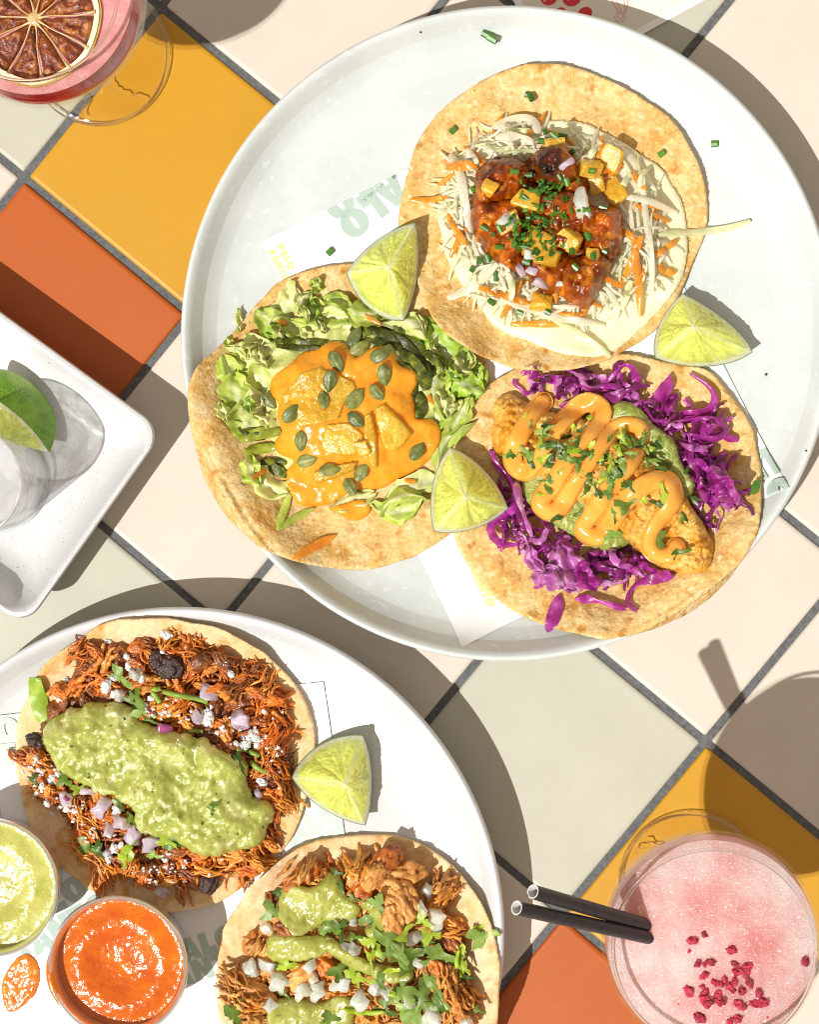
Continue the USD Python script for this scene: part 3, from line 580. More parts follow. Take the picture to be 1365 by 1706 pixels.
def strap(parent, name, o, pts, w, mat, th=.0012, off=.001, roll=.1, n=14, lift=0, zz=.024, taper=.5):
    q = spl(W(crop(o, pts), zz)[:, :2], n) if len(pts) > 2 else np.linspace(*W(crop(o, pts), zz)[:, :2], n)
    s = np.linspace(-1, 1, n); ww = w * (1 - taper * np.abs(s) ** 3); v, f = ribbon(drape(q, off, lift=lift), ww, th, roll * np.sin(s * 4 + w * 900))
    put(name, (v, f), mat, parent); dep(v, f)
# mound under the sauce
mound = M('lettuce_mound', [(.3, A('#b0bc58', .6)), (.7, A('#dfe294', .7))], scale=300, rough=.45, bump=.0005)
p = smoothpoly(W(crop(C4, [(360, 420), (480, 350), (650, 310), (850, 330), (1000, 430), (1040, 600), (1030, 780), (920, 920), (740, 990), (560, 1010), (430, 950), (350, 800), (330, 600)]), .02))
v, f, _ = field(p, .0009, lambda XY, d, b: b - .0008 + .0095 * np.clip(d / .016, 0, 1) ** .8 + .001 * (noise(np.concatenate([XY * 220, 0 * XY[..., :1]], -1), 4) - .5))
put('lettuce_bed', (v, f), mound, t2)
for pts, w, mi in (([(365, 372), (470, 385), (590, 380)], .0052, 0), ([(380, 395), (480, 400), (600, 415)], .003, 0), ([(740, 335), (850, 320), (930, 390), (1000, 540)], .0075, 0), ([(780, 380), (880, 370), (960, 440), (1030, 530)], .0065, 0), ([(800, 350), (900, 340), (990, 400), (1060, 470), (1085, 520)], .004, 0),
                   ([(760, 320), (840, 345), (900, 420)], .004, 0), ([(900, 420), (980, 500), (1010, 580)], .006, 0), ([(975, 590), (990, 640), (975, 700)], .0055, 0), ([(990, 430), (1060, 440), (1090, 480), (1060, 520)], .002, 0), ([(870, 460), (930, 520), (960, 600)], .005, 0),
                   ([(222, 790), (300, 765), (395, 755)], .0052, 1), ([(238, 845), (300, 828), (375, 820)], .0045, 1), ([(210, 740), (240, 760), (330, 750)], .0015, 0), ([(310, 870), (350, 905), (415, 940)], .005, 0), ([(320, 880), (370, 880), (410, 890)], .003, 0), ([(690, 310), (720, 350), (700, 390)], .006, 0)):
    strap(t2, 'scallion_leaf', C4, pts, w, scal[mi], th=.0022 if mi else .0011, roll=.35, off=.0012)
sauce = M('orange_sauce', [(.35, A('#ec9018', .74)), (.65, A('#f4a530', .76))], scale=120, rough=.25, spec=.35, coat=.2, coatr=.12, bump=.00025, bscale=160, sss=.35, sssr=.003, specks=[(A('#c25a12', .6), 700, .74, .02)])
def soft(parent, name, poly, T, w, mat, amp=.001, sc=150, res=.0006, sig=3, seed=1, fine=0, col=None, dil=0, drop=.0003, ridge=0):
    def top(XY, d, b):
        q = lambda s: np.concatenate([XY * s, np.full(XY.shape[:2] + (1,), seed * 3.7)], -1)
        e = rnd(d, w); z = b + T * e + e * amp * 2 * (fbm(q(sc), 3, seed) - .45)
        if fine: z += np.clip(d / .002, 0, 1) * fine * 2 * (fbm(q(sc * 4), 3, seed + 1) - .45)
        if ridge: z += e * ridge * (1 - np.abs(2 * fbm(q(sc * 1.7), 3, seed + 5) - .9) * 2)
        return np.where(d > 0, z, b - drop)
    v, f, dd = field(poly, res, top, sig=sig, dil=dil)
    return put(name, (v, f), mat, parent, col=None if col is None else col(v, dd))
op = smoothpoly(W(crop(C4, [(345, 540), (385, 500), (450, 450), (480, 420), (540, 405), (580, 380), (630, 370), (672, 395), (710, 440), (770, 400), (870, 430), (900, 475), (955, 495), (972, 545), (950, 590), (960, 650), (970, 700), (1020, 700), (1068, 745), (1068, 790), (1030, 860), (960, 920), (880, 960), (800, 1000), (720, 1000), (600, 1060), (520, 1075), (460, 1065), (415, 990), (410, 920), (440, 880), (380, 850), (360, 800), (390, 760), (375, 680), (380, 640), (350, 600)]), .026), 300)
soft(t2, 'orange_sauce', op, .0034, .0075, sauce, amp=.0020, sc=120, sig=3, fine=.0003)
soft(t2, 'orange_sauce', smoothpoly(W(crop(C4, [(600, 1080), (660, 1060), (760, 1050), (780, 1080), (740, 1125), (690, 1130), (640, 1100)]), .014)), .0018, .003, sauce, amp=.0006)
pine = M('pineapple', [(.3, A('#e69c10', .71)), (.5, A('#eeb026', .73)), (.7, A('#f4c850', .75))], scale=160, rough=.2, coat=.45, bump=.0006, bscale=500, sss=.5, sssr=.004, fine=.15, fscale=300, distort=1.0, var=.1)
for k, pp in enumerate(([(390, 610), (480, 505), (560, 480), (700, 540), (712, 570), (660, 640), (640, 700), (560, 720), (470, 740), (440, 700), (400, 690)], [(590, 725), (680, 715), (740, 760), (750, 830), (680, 860), (590, 850), (560, 820)], [(745, 690), (775, 670), (800, 780), (802, 910), (770, 905), (750, 800)], [(790, 660), (830, 635), (895, 700), (950, 765), (880, 840), (835, 830), (800, 720)], [(700, 800), (760, 790), (780, 850), (720, 870)], [(520, 930), (600, 900), (720, 880), (700, 920), (600, 960), (530, 975)])):
    soft(t2, 'pineapple_piece', np.array(Polygon(W(crop(C4, pp), .031)[:, :2]).buffer(-.0006).buffer(.0006).exterior.coords), .0012 if k < 2 else .0026, .0009, pine, amp=.0007, sc=200, sig=4, seed=k, fine=.0003)
seedm = M('pumpkin_seed', [(.3, A('#5e6a2c', .62)), (.55, A('#87904a', .64)), (.75, A('#a9ac6a', .66))], scale=240, rough=.42, coat=.08, var=.34, hvar=.02, bump=.0004, bscale=420, fine=.25, fscale=300)
def seed(parent, x, y, ang, k):
    v = np.array(ICO[2].vertices); s = v[:, 0]; v = v * [.0048, .0029, .0013]; v[:, 1] *= 1 - .28 * np.clip(s, 0, 1) ** 2 - .08 * s; v[:, 0] *= 1 + .05 * np.clip(s, 0, 1)
    rim = np.abs(np.array(ICO[2].vertices)[:, 2]) < .25; v[rim, :2] *= 1.05; v *= rng.uniform(.80, 1.10); v[:, 2] += .00025 * np.sin(s * 3 + k) + .0002 * np.cos(np.array(ICO[2].vertices)[:, 1] * 6)
    R = trimesh.transformations.euler_matrix(rng.uniform(-.35, .35), rng.uniform(-.3, .3), -math.radians(ang))[:3, :3]
    v = v @ R.T; v[:, :2] += P4(x, y, .034); v = settle(v, 75, .0004); f = np.array(ICO[2].faces)
    put('pumpkin_seed', (v, f), seedm, parent); dep(v, f)
for k, (x, y, a) in enumerate(((623, 457, 60), (718, 398, -35), (805, 430, -25), (828, 515, 80), (598, 540, 100), (572, 620, 85), (705, 615, -50), (797, 590, 50), (433, 680, -50), (473, 795, 95), (708, 705, 40), (495, 878, -15), (597, 915, -10), (728, 925, -60), (675, 985, 60), (966, 836, -55), (330, 622, 50), (695, 345, -60))): seed(t2, x, y, a, k)
carrot = M('carrot', [(.3, A('#ec7a12', .64)), (.7, A('#f89a2e', .66))], scale=300, rough=.3, coat=.2, sss=.3, sssr=.003, var=.15, bump=.0002, bscale=500)
strap(t2, 'carrot_sliver', C4, [(462, 1290), (545, 1240), (635, 1190)], .0042, carrot, th=.0012, off=.0012, zz=.014, taper=1.0)
for (x, y, a, L) in ((305, 935, -35, 60), (400, 295, 20, 40), (780, 280, 30, 80), (1030, 620, 60, 40), (940, 965, 10, 50)):
    strap(t2, 'carrot_sliver', C4, [(x - L / 2 * math.cos(math.radians(a)), y - L / 2 * math.sin(math.radians(a))), (x + L / 2 * math.cos(math.radians(a)), y + L / 2 * math.sin(math.radians(a)))], .0022, carrot, th=.001, n=6)

# ------------------------------------------------------------------ taco: fish, purple cabbage
def P5(x, y, z=.022): return W(crop(C5, [(x, y)]), z)[0][:2]
pur = [M('cabbage_purple', [(.3, A('#7e0c6c', .66)), (.55, A('#a6268e', .68)), (.70, A('#c055ac', .7)), (.82, A('#e6bcdc', .72))], scale=170, rough=.36, coat=.15, sss=.25, sssr=.002, var=.28, hvar=.012, bump=.0003, bscale=500),
       M('cabbage_dark', [(.3, A('#540a50', .62)), (.6, A('#86186f', .64)), (.8, A('#b04a9a', .66))], scale=200, rough=.36, coat=.15, var=.25, bump=.0003, bscale=500),
       M('cabbage_pink', [(.3, A('#b044a0', .68)), (.55, A('#c86cb8', .7)), (.72, A('#eccbe4', .74))], scale=140, rough=.36, coat=.15, sss=.25, sssr=.002, var=.15, bump=.0003, bscale=500)]
def cab(pts, w, mi=0, n=20, roll=.9, off=.0014, lift=.001):
    q = spl(np.array([P5(*a) for a in pts]), n); s = np.linspace(0, 1, n); r = rng.uniform(0, 6)
    v, f = ribbon(drape(q, off + w * .2, lift=lift), w * (.75 + .35 * np.sin(s * 7 + r)) * np.minimum(1, 4 * np.minimum(s, 1 - s) + .35), .0008, roll * np.sin(s * rng.uniform(4, 9) + r))
    put('cabbage_shred', (v, f), pur[mi], t3); dep(v, f)
areas = [([(300, 140), (560, 170), (800, 200), (900, 330), (840, 400), (640, 260), (420, 240), (320, 230)], 46), ([(860, 330), (960, 300), (1100, 340), (1120, 420), (1000, 480), (1110, 560), (1190, 640), (1090, 700), (1070, 790), (960, 560)], 56), ([(300, 700), (420, 740), (560, 850), (740, 840), (900, 940), (720, 960), (580, 1010), (440, 1000), (360, 960), (390, 890), (310, 830)], 50), ([(190, 450), (300, 560), (340, 720), (300, 830), (200, 780), (250, 700)], 14)]
sh = 0
for pg, n in areas:
    q = np.array([P5(*a) for a in pg]); pts = inpoly(q, n, rng)
    edge = smoothpoly(q)
    for c in pts:
        L = rng.uniform(.009, .026); N = 14; ang = rng.uniform(0, 6.3)
        p2 = path2(c, ang, L, rng.uniform(-1.6, 1.6), N, .5, sh); s = np.linspace(0, 1, N)
        v, f = ribbon(drape(p2, rng.uniform(.0008, .0022), lift=rng.uniform(0, .003), ends=rng.uniform(-.001, .0015)), rng.uniform(.0016, .0034) * (.8 + .3 * np.sin(s * 6 + sh)), .0007, rng.uniform(.4, 1.3) * np.sin(s * rng.uniform(3, 8) + rng.uniform(0, 6)))
        put('cabbage_shred', (v, f), pur[int(rng.choice([0, 0, 1, 1, 2]))], t3); dep(v, f); sh += 1
for pts, w, mi in (([(985, 145), (1050, 190), (1085, 250), (1070, 285), (1000, 310), (890, 345)], .0042, 0), ([(880, 345), (1000, 330), (1095, 340), (1135, 370), (1110, 400), (1040, 405), (960, 390)], .0032, 0), ([(620, 165), (690, 140), (735, 112), (755, 130), (765, 165), (825, 195)], .0038, 0), ([(540, 165), (600, 160), (650, 165)], .004, 2), ([(905, 150), (895, 190), (865, 235), (800, 265)], .0065, 0),
                   ([(525, 1050), (600, 1055), (660, 1070), (725, 1085)], .0042, 0), ([(915, 955), (830, 970), (750, 1010), (735, 1050), (770, 1092)], .0048, 0), ([(195, 460), (250, 560), (285, 640), (275, 690), (195, 735), (190, 790), (265, 835), (330, 800)], .0045, 0), ([(185, 450), (230, 530), (275, 590), (300, 690), (330, 780)], .0035, 1),
                   ([(290, 570), (300, 650), (330, 740), (350, 800)], .0038, 2), ([(310, 850), (340, 890), (390, 930)], .0055, 2), ([(1000, 490), (1060, 540), (1120, 600), (1190, 665)], .0055, 0), ([(1060, 520), (1110, 560), (1150, 620), (1170, 670)], .005, 2), ([(1030, 470), (1080, 490), (1110, 540)], .0035, 1), ([(940, 420), (1010, 450), (1075, 430)], .0032, 2), ([(1020, 560), (1050, 640), (1100, 650)], .005, 0), ([(1000, 700), (1040, 740), (1085, 760)], .004, 1),
                   ([(580, 1015), (640, 985), (700, 985), (740, 950)], .0032, 2), ([(560, 880), (640, 920), (740, 950)], .0042, 1), ([(780, 900), (840, 940), (910, 960)], .005, 0), ([(310, 150), (340, 140), (370, 165)], .006, 0)):
    cab(pts, w, mi, roll=.7)
strap(t3, 'cabbage_shred', C5, [(460, 1032), (445, 1090), (413, 1175)], .0062, pur[0], th=.0009, off=.0014, zz=.014, taper=.75, roll=.25)
for k, (x, y, L, w, a, mi) in enumerate(((490, 930, 200, 130, 70, 2), (420, 960, 130, 90, 20, 2), (560, 960, 130, 80, 60, 0), (1110, 610, 150, 80, 50, 0), (350, 900, 120, 60, 60, 2), (900, 270, 100, 60, 120, 0))):
    ruffle(t3, 'cabbage_shred', P5(x, y), L * .000113, w * .000113, -math.radians(a), 300 + k, pur[mi], amp=.0016)
guac = M('guacamole', [(.28, A('#849638', .60)), (.45, A('#a4b04c', .64)), (.6, A('#b8be68', .67)), (.75, A('#d4d498', .72))], scale=130, detail=6, rough=.25, coat=.3, coatr=.12, bump=.0008, bscale=520, sss=.3, sssr=.003, specks=[(A('#4c7420', .6), 420, .70, .04), (A('#dcdf9a', .7), 230, .66, .05)])
gp = smoothpoly(W(crop(C5, [(560, 320), (650, 270), (720, 258), (800, 300), (850, 360), (910, 400), (940, 470), (970, 530), (1005, 590), (990, 650), (900, 720), (780, 810), (680, 858), (600, 850), (500, 790), (420, 745), (360, 695), (312, 620), (320, 560), (400, 460)]), .024), 240, wob=.0006, wl=.004)
soft(t3, 'guacamole', gp, .0085, .007, guac, amp=.0014, sc=170, sig=8, fine=.0006)
fishm = M('crispy_batter', [(.3, (.72,) * 3), (.7, (1.05,) * 3)], scale=350, rough=.38, coat=.25, bump=.0009, bscale=700, col=True)
def fishcol(v, d):
    q = np.c_[v[:, :2] * 170, np.full(len(v), 3.)]; a = fbm(q, 4, 5)[:, None]; b = fbm(q * 2.7 + 5, 3, 6)[:, None]
    a = np.clip((a - .3) * 2.2, 0, 1); c = lin('#da961c') * .92 * (1 - a) + lin('#f2cc70') * .98 * a; k = np.clip((.40 - b) * 5, 0, 1) * .8; c = c * (1 - k) + lin('#b8640c') * .8 * k
    return c
fp = smoothpoly(W(crop(C5, [(188, 330), (200, 260), (250, 225), (310, 250), (420, 290), (560, 330), (700, 420), (800, 470), (900, 550), (980, 650), (1050, 770), (1078, 860), (1062, 920), (1000, 952), (920, 950), (850, 915), (760, 850), (700, 790), (600, 700), (480, 620), (380, 560), (300, 500), (220, 480), (185, 400)]), .026), 240, wob=.0012, wl=.006)
soft(t3, 'fish_fillet', fp, .0085, .010, fishm, amp=.0034, sc=170, sig=10, fine=.0015, col=fishcol, ridge=.0012, res=.0005)
driz = M('chipotle_drizzle', [(.35, A('#ec9c38', .75)), (.65, A('#f3ae50', .77))], scale=120, rough=.18, spec=.4, coat=.3, coatr=.06, sss=.35, sssr=.003, specks=[(A('#b25a16', .6), 800, .755, .02)])
dp = [(395, 255), (335, 330), (285, 430), (272, 500), (315, 540), (375, 490), (440, 390), (510, 300), (585, 258), (632, 290), (612, 350), (545, 420), (480, 520), (410, 620), (385, 670), (425, 705), (500, 630), (590, 490), (660, 390), (730, 352), (790, 370), (785, 430), (745, 500), (660, 610), (580, 730), (560, 780), (600, 805), (680, 730), (760, 625), (840, 580), (905, 580), (922, 650), (870, 730), (830, 800), (835, 855), (880, 880), (935, 848)]
def drizzle(parent, name, pw, rad, mat, sig=4, flatk=.70):
    ls = LineString(pw); pgn = ls.buffer(rad * 1.02)
    dense = np.array(ls.segmentize(.0004).coords); kd = cKDTree(dense); s = np.linspace(0, 1, len(dense)); rr = rad * (.70 + .48 * noise(np.c_[s * 17, 0 * s, 0 * s], 8))
    def top(XY, d, b):
        dist, i = kd.query(XY); r = rr[i]; return np.where((d > 0) & (dist < r), b + flatk * np.sqrt(np.clip(r * r - dist * dist, 0, None)) + .0006, b - .0006)
    for pgx in getattr(pgn, 'geoms', [pgn]):
        ext = np.array(pgx.exterior.coords); 
        v, f, _ = field(ext, .0005, top, sig=sig, dil=5)
        put(name, (v, f), mat, parent)
drizzle(t3, 'sauce_drizzle', spl(W(crop(C5, dp), .038)[:, :2], 300), .0043, driz)
cil = [leafmat('cilantro', A('#587e20', .7), A('#88a440', .72), tr=.25, rough=.38), leafmat('cilantro_light', A('#a8c828', .74), A('#c8dc54', .76), tr=.35, rough=.38), leafmat('cilantro_grey', A('#769a38', .70), A('#a6c068', .74), tr=.25, rough=.42), leafmat('cilantro_dark', A('#3c5e16', .64), A('#62822c', .66), tr=.2, rough=.38)]
def herb(parent, c, L, ang, k, mi, wid=.75, lobes=True, name='cilantro_leaf', sink=.0003, bend=.25):
    v, f = leafmesh(np.r_[c, 0], L, ang, k, wid, bend=bend, lobes=lobes); v = settle(v, 80, sink); put(name, (v, f), cil[mi], parent, smooth=50); dep(v, f)
cl = np.array([(390, 400), (440, 450), (500, 470), (560, 450), (600, 500), (680, 560), (640, 590), (560, 560), (430, 560), (720, 430), (780, 420), (860, 470), (870, 500), (330, 500), (700, 490), (500, 400)])
for k in range(95):
    b = cl[k % len(cl)] + rng.normal(0, 34, 2); herb(t3, P5(b[0], b[1], .038), rng.uniform(.004, .009), rng.uniform(0, 6.3), 500 + k, int(rng.choice([0, 3, 3, 0, 2, 1])), rng.uniform(.25, .55), rng.random() < .5)
for k, (x, y, L, mi, wd) in enumerate(((720, 675, .009, 0, .8), (670, 790, .008, 2, .9), (860, 810, .008, 0, .9), (945, 868, .009, 3, .4), (960, 722, .008, 0, .4), (880, 630, .010, 1, .4), (545, 710, .008, 0, .35), (450, 725, .006, 3, .7), (1000, 650, .009, 3, .35), (740, 600, .010, 3, .45), (340, 470, .009, 2, .5), (610, 620, .006, 3, .5), (680, 710, .008, 0, .3), (710, 400, .005, 1, .6), (590, 330, .005, 1, .4), (320, 320, .004, 1, .5), (800, 650, .005, 1, .6), (860, 670, .008, 3, .4))):
    herb(t3, P5(x, y, .036), L, rng.uniform(0, 6.3), 700 + k, mi, wd)

# ------------------------------------------------------------------ taco: glazed chicken, slaw, chives (laid over the edges of the other two)
t1 = thing('taco', 'open taco with glazed chicken, white cabbage slaw and chopped chives', 'taco')
H_ = H.copy()
tortilla(t1, [(664, 372), (684, 440), (711, 511), (742, 555), (778, 582), (838, 608), (920, 620), (970, 614), (1016, 598), (1087, 554), (1134, 491), (1160, 430), (1180, 376), (1176, 317), (1160, 262), (1134, 218), (1100, 184), (1055, 155), (976, 120), (913, 108), (838, 119), (771, 154), (711, 210), (684, 270), (668, 333)], .014, tort1, 5, sig=8, dil=9)
def P3(x, y, z=.022): return W(crop(C3, [(x, y)]), z)[0][:2]
mayo = M('cream_sauce', [(.3, A('#f3e6b6', .74)), (.7, A('#f8f0cc', .76))], scale=60, rough=.22, coat=.3, sss=.3, sssr=.003)
soft(t1, 'cream_sauce', smoothpoly(W(crop(C3, [(165, 640), (182, 780), (222, 900), (330, 1060), (440, 1190), (560, 1235), (720, 1290), (880, 1300), (1000, 1215), (1100, 1120), (1180, 1010), (1232, 860), (1222, 720), (1180, 600), (1080, 480), (950, 390), (850, 335), (720, 308), (580, 305), (450, 330), (380, 400), (250, 500)]), .016), 240, wob=.0012, wl=.012), .0024, .0035, mayo, amp=.0012, sc=70, sig=3)
slaw = [M('cabbage_white', [(.3, A('#ece0b8', .70)), (.7, A('#f4eccc', .72))], scale=150, rough=.32, coat=.2, sss=.4, sssr=.003, var=.08, bump=.0002, bscale=500), M('cabbage_pale_green', [(.3, A('#d8dc8c', .68)), (.7, A('#eaebbc', .72))], scale=150, rough=.32, coat=.2, sss=.4, sssr=.003, var=.1)]
soft(t1, 'slaw_bed', smoothpoly(W(crop(C3, [(240, 480), (420, 340), (700, 350), (900, 380), (1040, 480), (1110, 640), (1090, 860), (980, 1010), (820, 1120), (600, 1130), (400, 1040), (260, 860), (220, 660)]), .02), 160), .005, .012, slaw[0], amp=.002, sc=180, sig=4, fine=.0008)
ring3 = Polygon([P3(*a) for a in ((400, 500), (600, 440), (800, 500), (930, 680), (900, 900), (760, 1020), (560, 940), (420, 900), (340, 720))])
out3 = [P3(*a) for a in ((230, 440), (420, 320), (560, 300), (820, 400), (1000, 480), (1120, 640), (1170, 760), (1130, 900), (1060, 1000), (930, 1090), (800, 1150), (600, 1150), (420, 1080), (300, 960), (230, 800), (210, 600))]
for k, c in enumerate(inpoly(out3, 210, rng, ring3)):
    L = rng.uniform(.010, .030); N = 12; s = np.linspace(0, 1, N); ctr = P3(640, 740); ta = math.atan2(*(c - ctr)[::-1]) + (np.pi / 2 if rng.random() < .6 else 0) + rng.normal(0, .5)
    v, f = ribbon(drape(path2(c, ta, L, rng.uniform(-.9, .9), N, .15, k), rng.uniform(.0006, .0016), lift=rng.uniform(0, .002), ends=rng.uniform(-.0005, .001)), rng.uniform(.0009, .0021) * np.minimum(1, 3 * np.minimum(s, 1 - s) + .4), .0006, .6 * np.sin(s * 4 + k))
    put('cabbage_shred', (v, f), slaw[int(rng.random() < .28)], t1); dep(v, f)
for k, c in enumerate(inpoly(out3, 26, rng, ring3)):
    N = 8; s = np.linspace(0, 1, N); v, f = ribbon(drape(path2(c, rng.uniform(0, 6.3), rng.uniform(.010, .02), rng.uniform(-.4, .4), N, 0, k), .0012), rng.uniform(.0018, .0028) * np.minimum(1, 3 * np.minimum(s, 1 - s) + .4), .0013, .3)
    put('carrot_sliver', (v, f), carrot, t1); dep(v, f)
for pts, w, m_, nm in (([(225, 440), (265, 520), (290, 640), (320, 780)], .0042, slaw[0], 'cabbage_shred'), ([(300, 430), (320, 460), (345, 505)], .0034, slaw[0], 'cabbage_shred'), ([(50, 633), (130, 632), (225, 632)], .0028, carrot, 'carrot_sliver'), ([(210, 500), (270, 505), (345, 510)], .0044, carrot, 'carrot_sliver'), ([(215, 690), (260, 780), (300, 840)], .0032, carrot, 'carrot_sliver'), ([(215, 1050), (320, 1000), (430, 920)], .0042, slaw[0], 'cabbage_shred'),
                       ([(400, 340), (470, 310), (560, 300), (600, 360)], .0055, slaw[0], 'cabbage_shred'), ([(420, 380), (500, 385), (580, 410)], .0045, slaw[0], 'cabbage_shred'), ([(765, 530), (810, 470), (865, 400)], .0030, slaw[1], 'cabbage_shred'), ([(1040, 540), (1050, 700), (1070, 860), (1080, 1030)], .0030, slaw[0], 'cabbage_shred'), ([(1075, 490), (1040, 530), (1040, 640)], .0024, slaw[1], 'cabbage_shred'), ([(940, 620), (1060, 650), (1190, 690)], .0030, slaw[0], 'cabbage_shred'),
                       ([(1030, 800), (990, 910), (945, 1010)], .0034, carrot, 'carrot_sliver'), ([(1000, 830), (1020, 980), (1035, 1125)], .0034, carrot, 'carrot_sliver'), ([(1190, 800), (1130, 850), (1070, 890)], .0028, carrot, 'carrot_sliver'), ([(1110, 910), (1140, 940), (1180, 935)], .0036, carrot, 'carrot_sliver'), ([(350, 1010), (440, 1040), (560, 1080)], .0034, carrot, 'carrot_sliver'), ([(480, 1160), (580, 1160), (690, 1165)], .0030, carrot, 'carrot_sliver'), ([(440, 1060), (600, 1110), (880, 1165)], .0036, slaw[0], 'cabbage_shred'), ([(650, 1130), (780, 1210), (905, 1300)], .0036, slaw[1], 'cabbage_shred'),
                       ([(865, 1010), (920, 1060), (930, 1120), (890, 1150)], .0030, slaw[0], 'cabbage_shred'), ([(990, 980), (970, 1040), (950, 1100)], .0036, slaw[1], 'cabbage_shred'), ([(990, 530), (950, 600), (940, 640)], .0028, slaw[1], 'cabbage_shred'), ([(470, 960), (490, 1020), (485, 1070)], .0030, slaw[1], 'cabbage_shred')):
    strap(t1, nm, C3, pts, w, m_, th=.001, off=.0013, roll=.4, zz=.022, lift=.0006)
strap(t1, 'cabbage_shred', (0, 0, 1), [(1095, 395), (1140, 388), (1178, 384), (1220, 377), (1252, 366)], .0032, slaw[1], th=.0008, off=.0016, roll=.5, zz=.016, n=18)
chick = M('glazed_chicken', [(.3, (.62,) * 3), (.7, (1.1,) * 3)], scale=260, rough=.22, spec=.35, coat=.22, coatr=.06, bump=.0005, bscale=380, col=True)
cpx = crop(C3, [(345, 500), (380, 470), (450, 448), (540, 465), (600, 410), (660, 395), (730, 410), (770, 490), (805, 560), (840, 660), (940, 665), (958, 760), (935, 900), (850, 1020), (825, 1085), (700, 1050), (560, 965), (450, 930), (370, 850), (318, 760), (320, 640)])
burn = P3(640, 490, .034)
def chcol(v, d):
    q = np.c_[v[:, :2] * 150, np.full(len(v), 1.)]; a = fbm(q, 4, 21)[:, None]; b = fbm(q * 2.3 + 3, 3, 22)[:, None]
    a = np.clip((a - .25) * 2, 0, 1); c = lin('#661e00') * .8 * (1 - a) + lin('#b45200') * .9 * a; k = np.clip((b - .52) * 6, 0, 1) * .55; c = c * (1 - k) + lin('#e8901c') * .95 * k
    k = np.clip(1.35 - np.linalg.norm((v[:, :2] - burn) / [.009, .011], axis=1), 0, 1)[:, None] * np.clip(.4 + a * 2.2, 0, 1); c = c * (1 - k) + lin('#2c120c') * .6 * k
    return c
soft(t1, 'glazed_chicken', smoothpoly(W(cpx, .03), 240, wob=.0015, wl=.006), .0075, .007, chick, amp=.0035, sc=105, sig=8, fine=.0016, col=chcol, ridge=.0022, res=.0005, seed=3)
for k, pp in enumerate(([(335, 560), (370, 480), (450, 455), (540, 475), (560, 560), (500, 640), (410, 660), (350, 650)], [(320, 660), (420, 650), (520, 640), (560, 720), (540, 840), (470, 900), (380, 840), (325, 770)], [(600, 420), (660, 400), (720, 420), (760, 500), (740, 570), (660, 600), (590, 560), (575, 480)], [(560, 620), (700, 600), (800, 640), (810, 760), (720, 860), (600, 850), (550, 760)], [(800, 690), (880, 650), (945, 670), (955, 770), (920, 880), (830, 880), (790, 790)], [(560, 880), (660, 870), (740, 900), (720, 1000), (640, 1030), (560, 960)], [(720, 900), (820, 870), (900, 900), (860, 1010), (815, 1080), (720, 1045), (690, 980)])):
    soft(t1, 'chicken_piece', smoothpoly(W(crop(C3, pp), .034), 140, wob=.0013, wl=.004, seed=k), .0062, .0062, chick, amp=.0040, sc=150, sig=4, fine=.0009, col=chcol, ridge=.0014, res=.0005, seed=30 + k)
pch = M('pineapple_diced', [(.3, A('#d08c10', .68)), (.55, A('#e0a628', .72)), (.75, A('#eec85c', .74))], scale=260, rough=.24, coat=.4, sss=.35, sssr=.003, bump=.0005, bscale=600, var=.12, specks=[((.05, .03, .015), 700, .72, .02)])
for k, (x, y, L, w, a) in enumerate(((395, 595, 70, 60, 30), (550, 645, 105, 70, 20), (610, 830, 150, 110, 25), (725, 810, 100, 75, 40), (600, 1060, 95, 70, 10), (905, 450, 110, 95, 30), (920, 590, 110, 85, 50), (670, 395, 105, 60, -10), (480, 740, 100, 70, -35), (850, 560, 80, 60, 70), (830, 870, 55, 40, 20), (640, 890, 110, 60, 10), (820, 500, 90, 70, 0))):
    hgt = .0048; v, f = dice(np.r_[P3(x, y, .036), 0], L * .000094, w * .000094, hgt, -math.radians(a), 900 + k, tilt=.4, jit=.32, bev=.26); v = settle(v, 60, .0012)
    tm = trimesh.Trimesh(v, f).subdivide().subdivide(); v = np.array(tm.vertices); v += (noise(v * 700, k)[:, None] - .5) * .0007; put('pineapple_piece', (v, np.array(tm.faces)), pch, t1); dep(v, tm.faces)
onion = [M('onion_white', [(.3, A('#d6d4b8', .60)), (.7, A('#efecd8', .70))], scale=260, distort=1.5, rough=.22, coat=.35, sss=.5, sssr=.004, var=.05), M('onion_red', [(.3, A('#c79ab4', .58)), (.55, A('#e2cad2', .62)), (.75, A('#efe6e4', .66))], scale=150, distort=1.0, rough=.25, coat=.35, sss=.5, sssr=.004, hvar=.02, var=.08), M('onion_skin', [(.3, A('#9a2a74', .6)), (.7, A('#c46aa4', .64))], scale=100, rough=.25, coat=.4)]
def onionbit(parent, c, L, w, h, ang, k, mi, sink=.0006):
    L, w, h = L * .80, w * .80, h * np.random.default_rng(k).uniform(.6, 1.05)
    v, f = dice(np.r_[c, 0], L, w, h, ang, k, tilt=.6, jit=.34, bev=.22)
    tm = trimesh.Trimesh(v, f).subdivide().subdivide(); v = np.array(tm.vertices); f = np.array(tm.faces); o = v - v.mean(0); e = np.array([math.cos(ang), math.sin(ang)])
    u = o[:, :2] @ e; t_ = o[:, :2] @ np.array([-e[1], e[0]])
    v[:, 2] -= u * u / max(L, 1e-6) * .9; v[:, :2] += ((noise(np.c_[v[:, :2] * 420, np.full(len(v), k)], 3) - .5) * w * .45)[:, None] * o[:, :2] / (np.linalg.norm(o[:, :2], axis=1)[:, None] + 1e-6)
    v[:, 2] += .00018 * np.sin(t_ * 5200 + k)
    v = settle(v, 65, sink); put('onion_piece', (v, f), onion[mi], parent, smooth=50); dep(v, f)
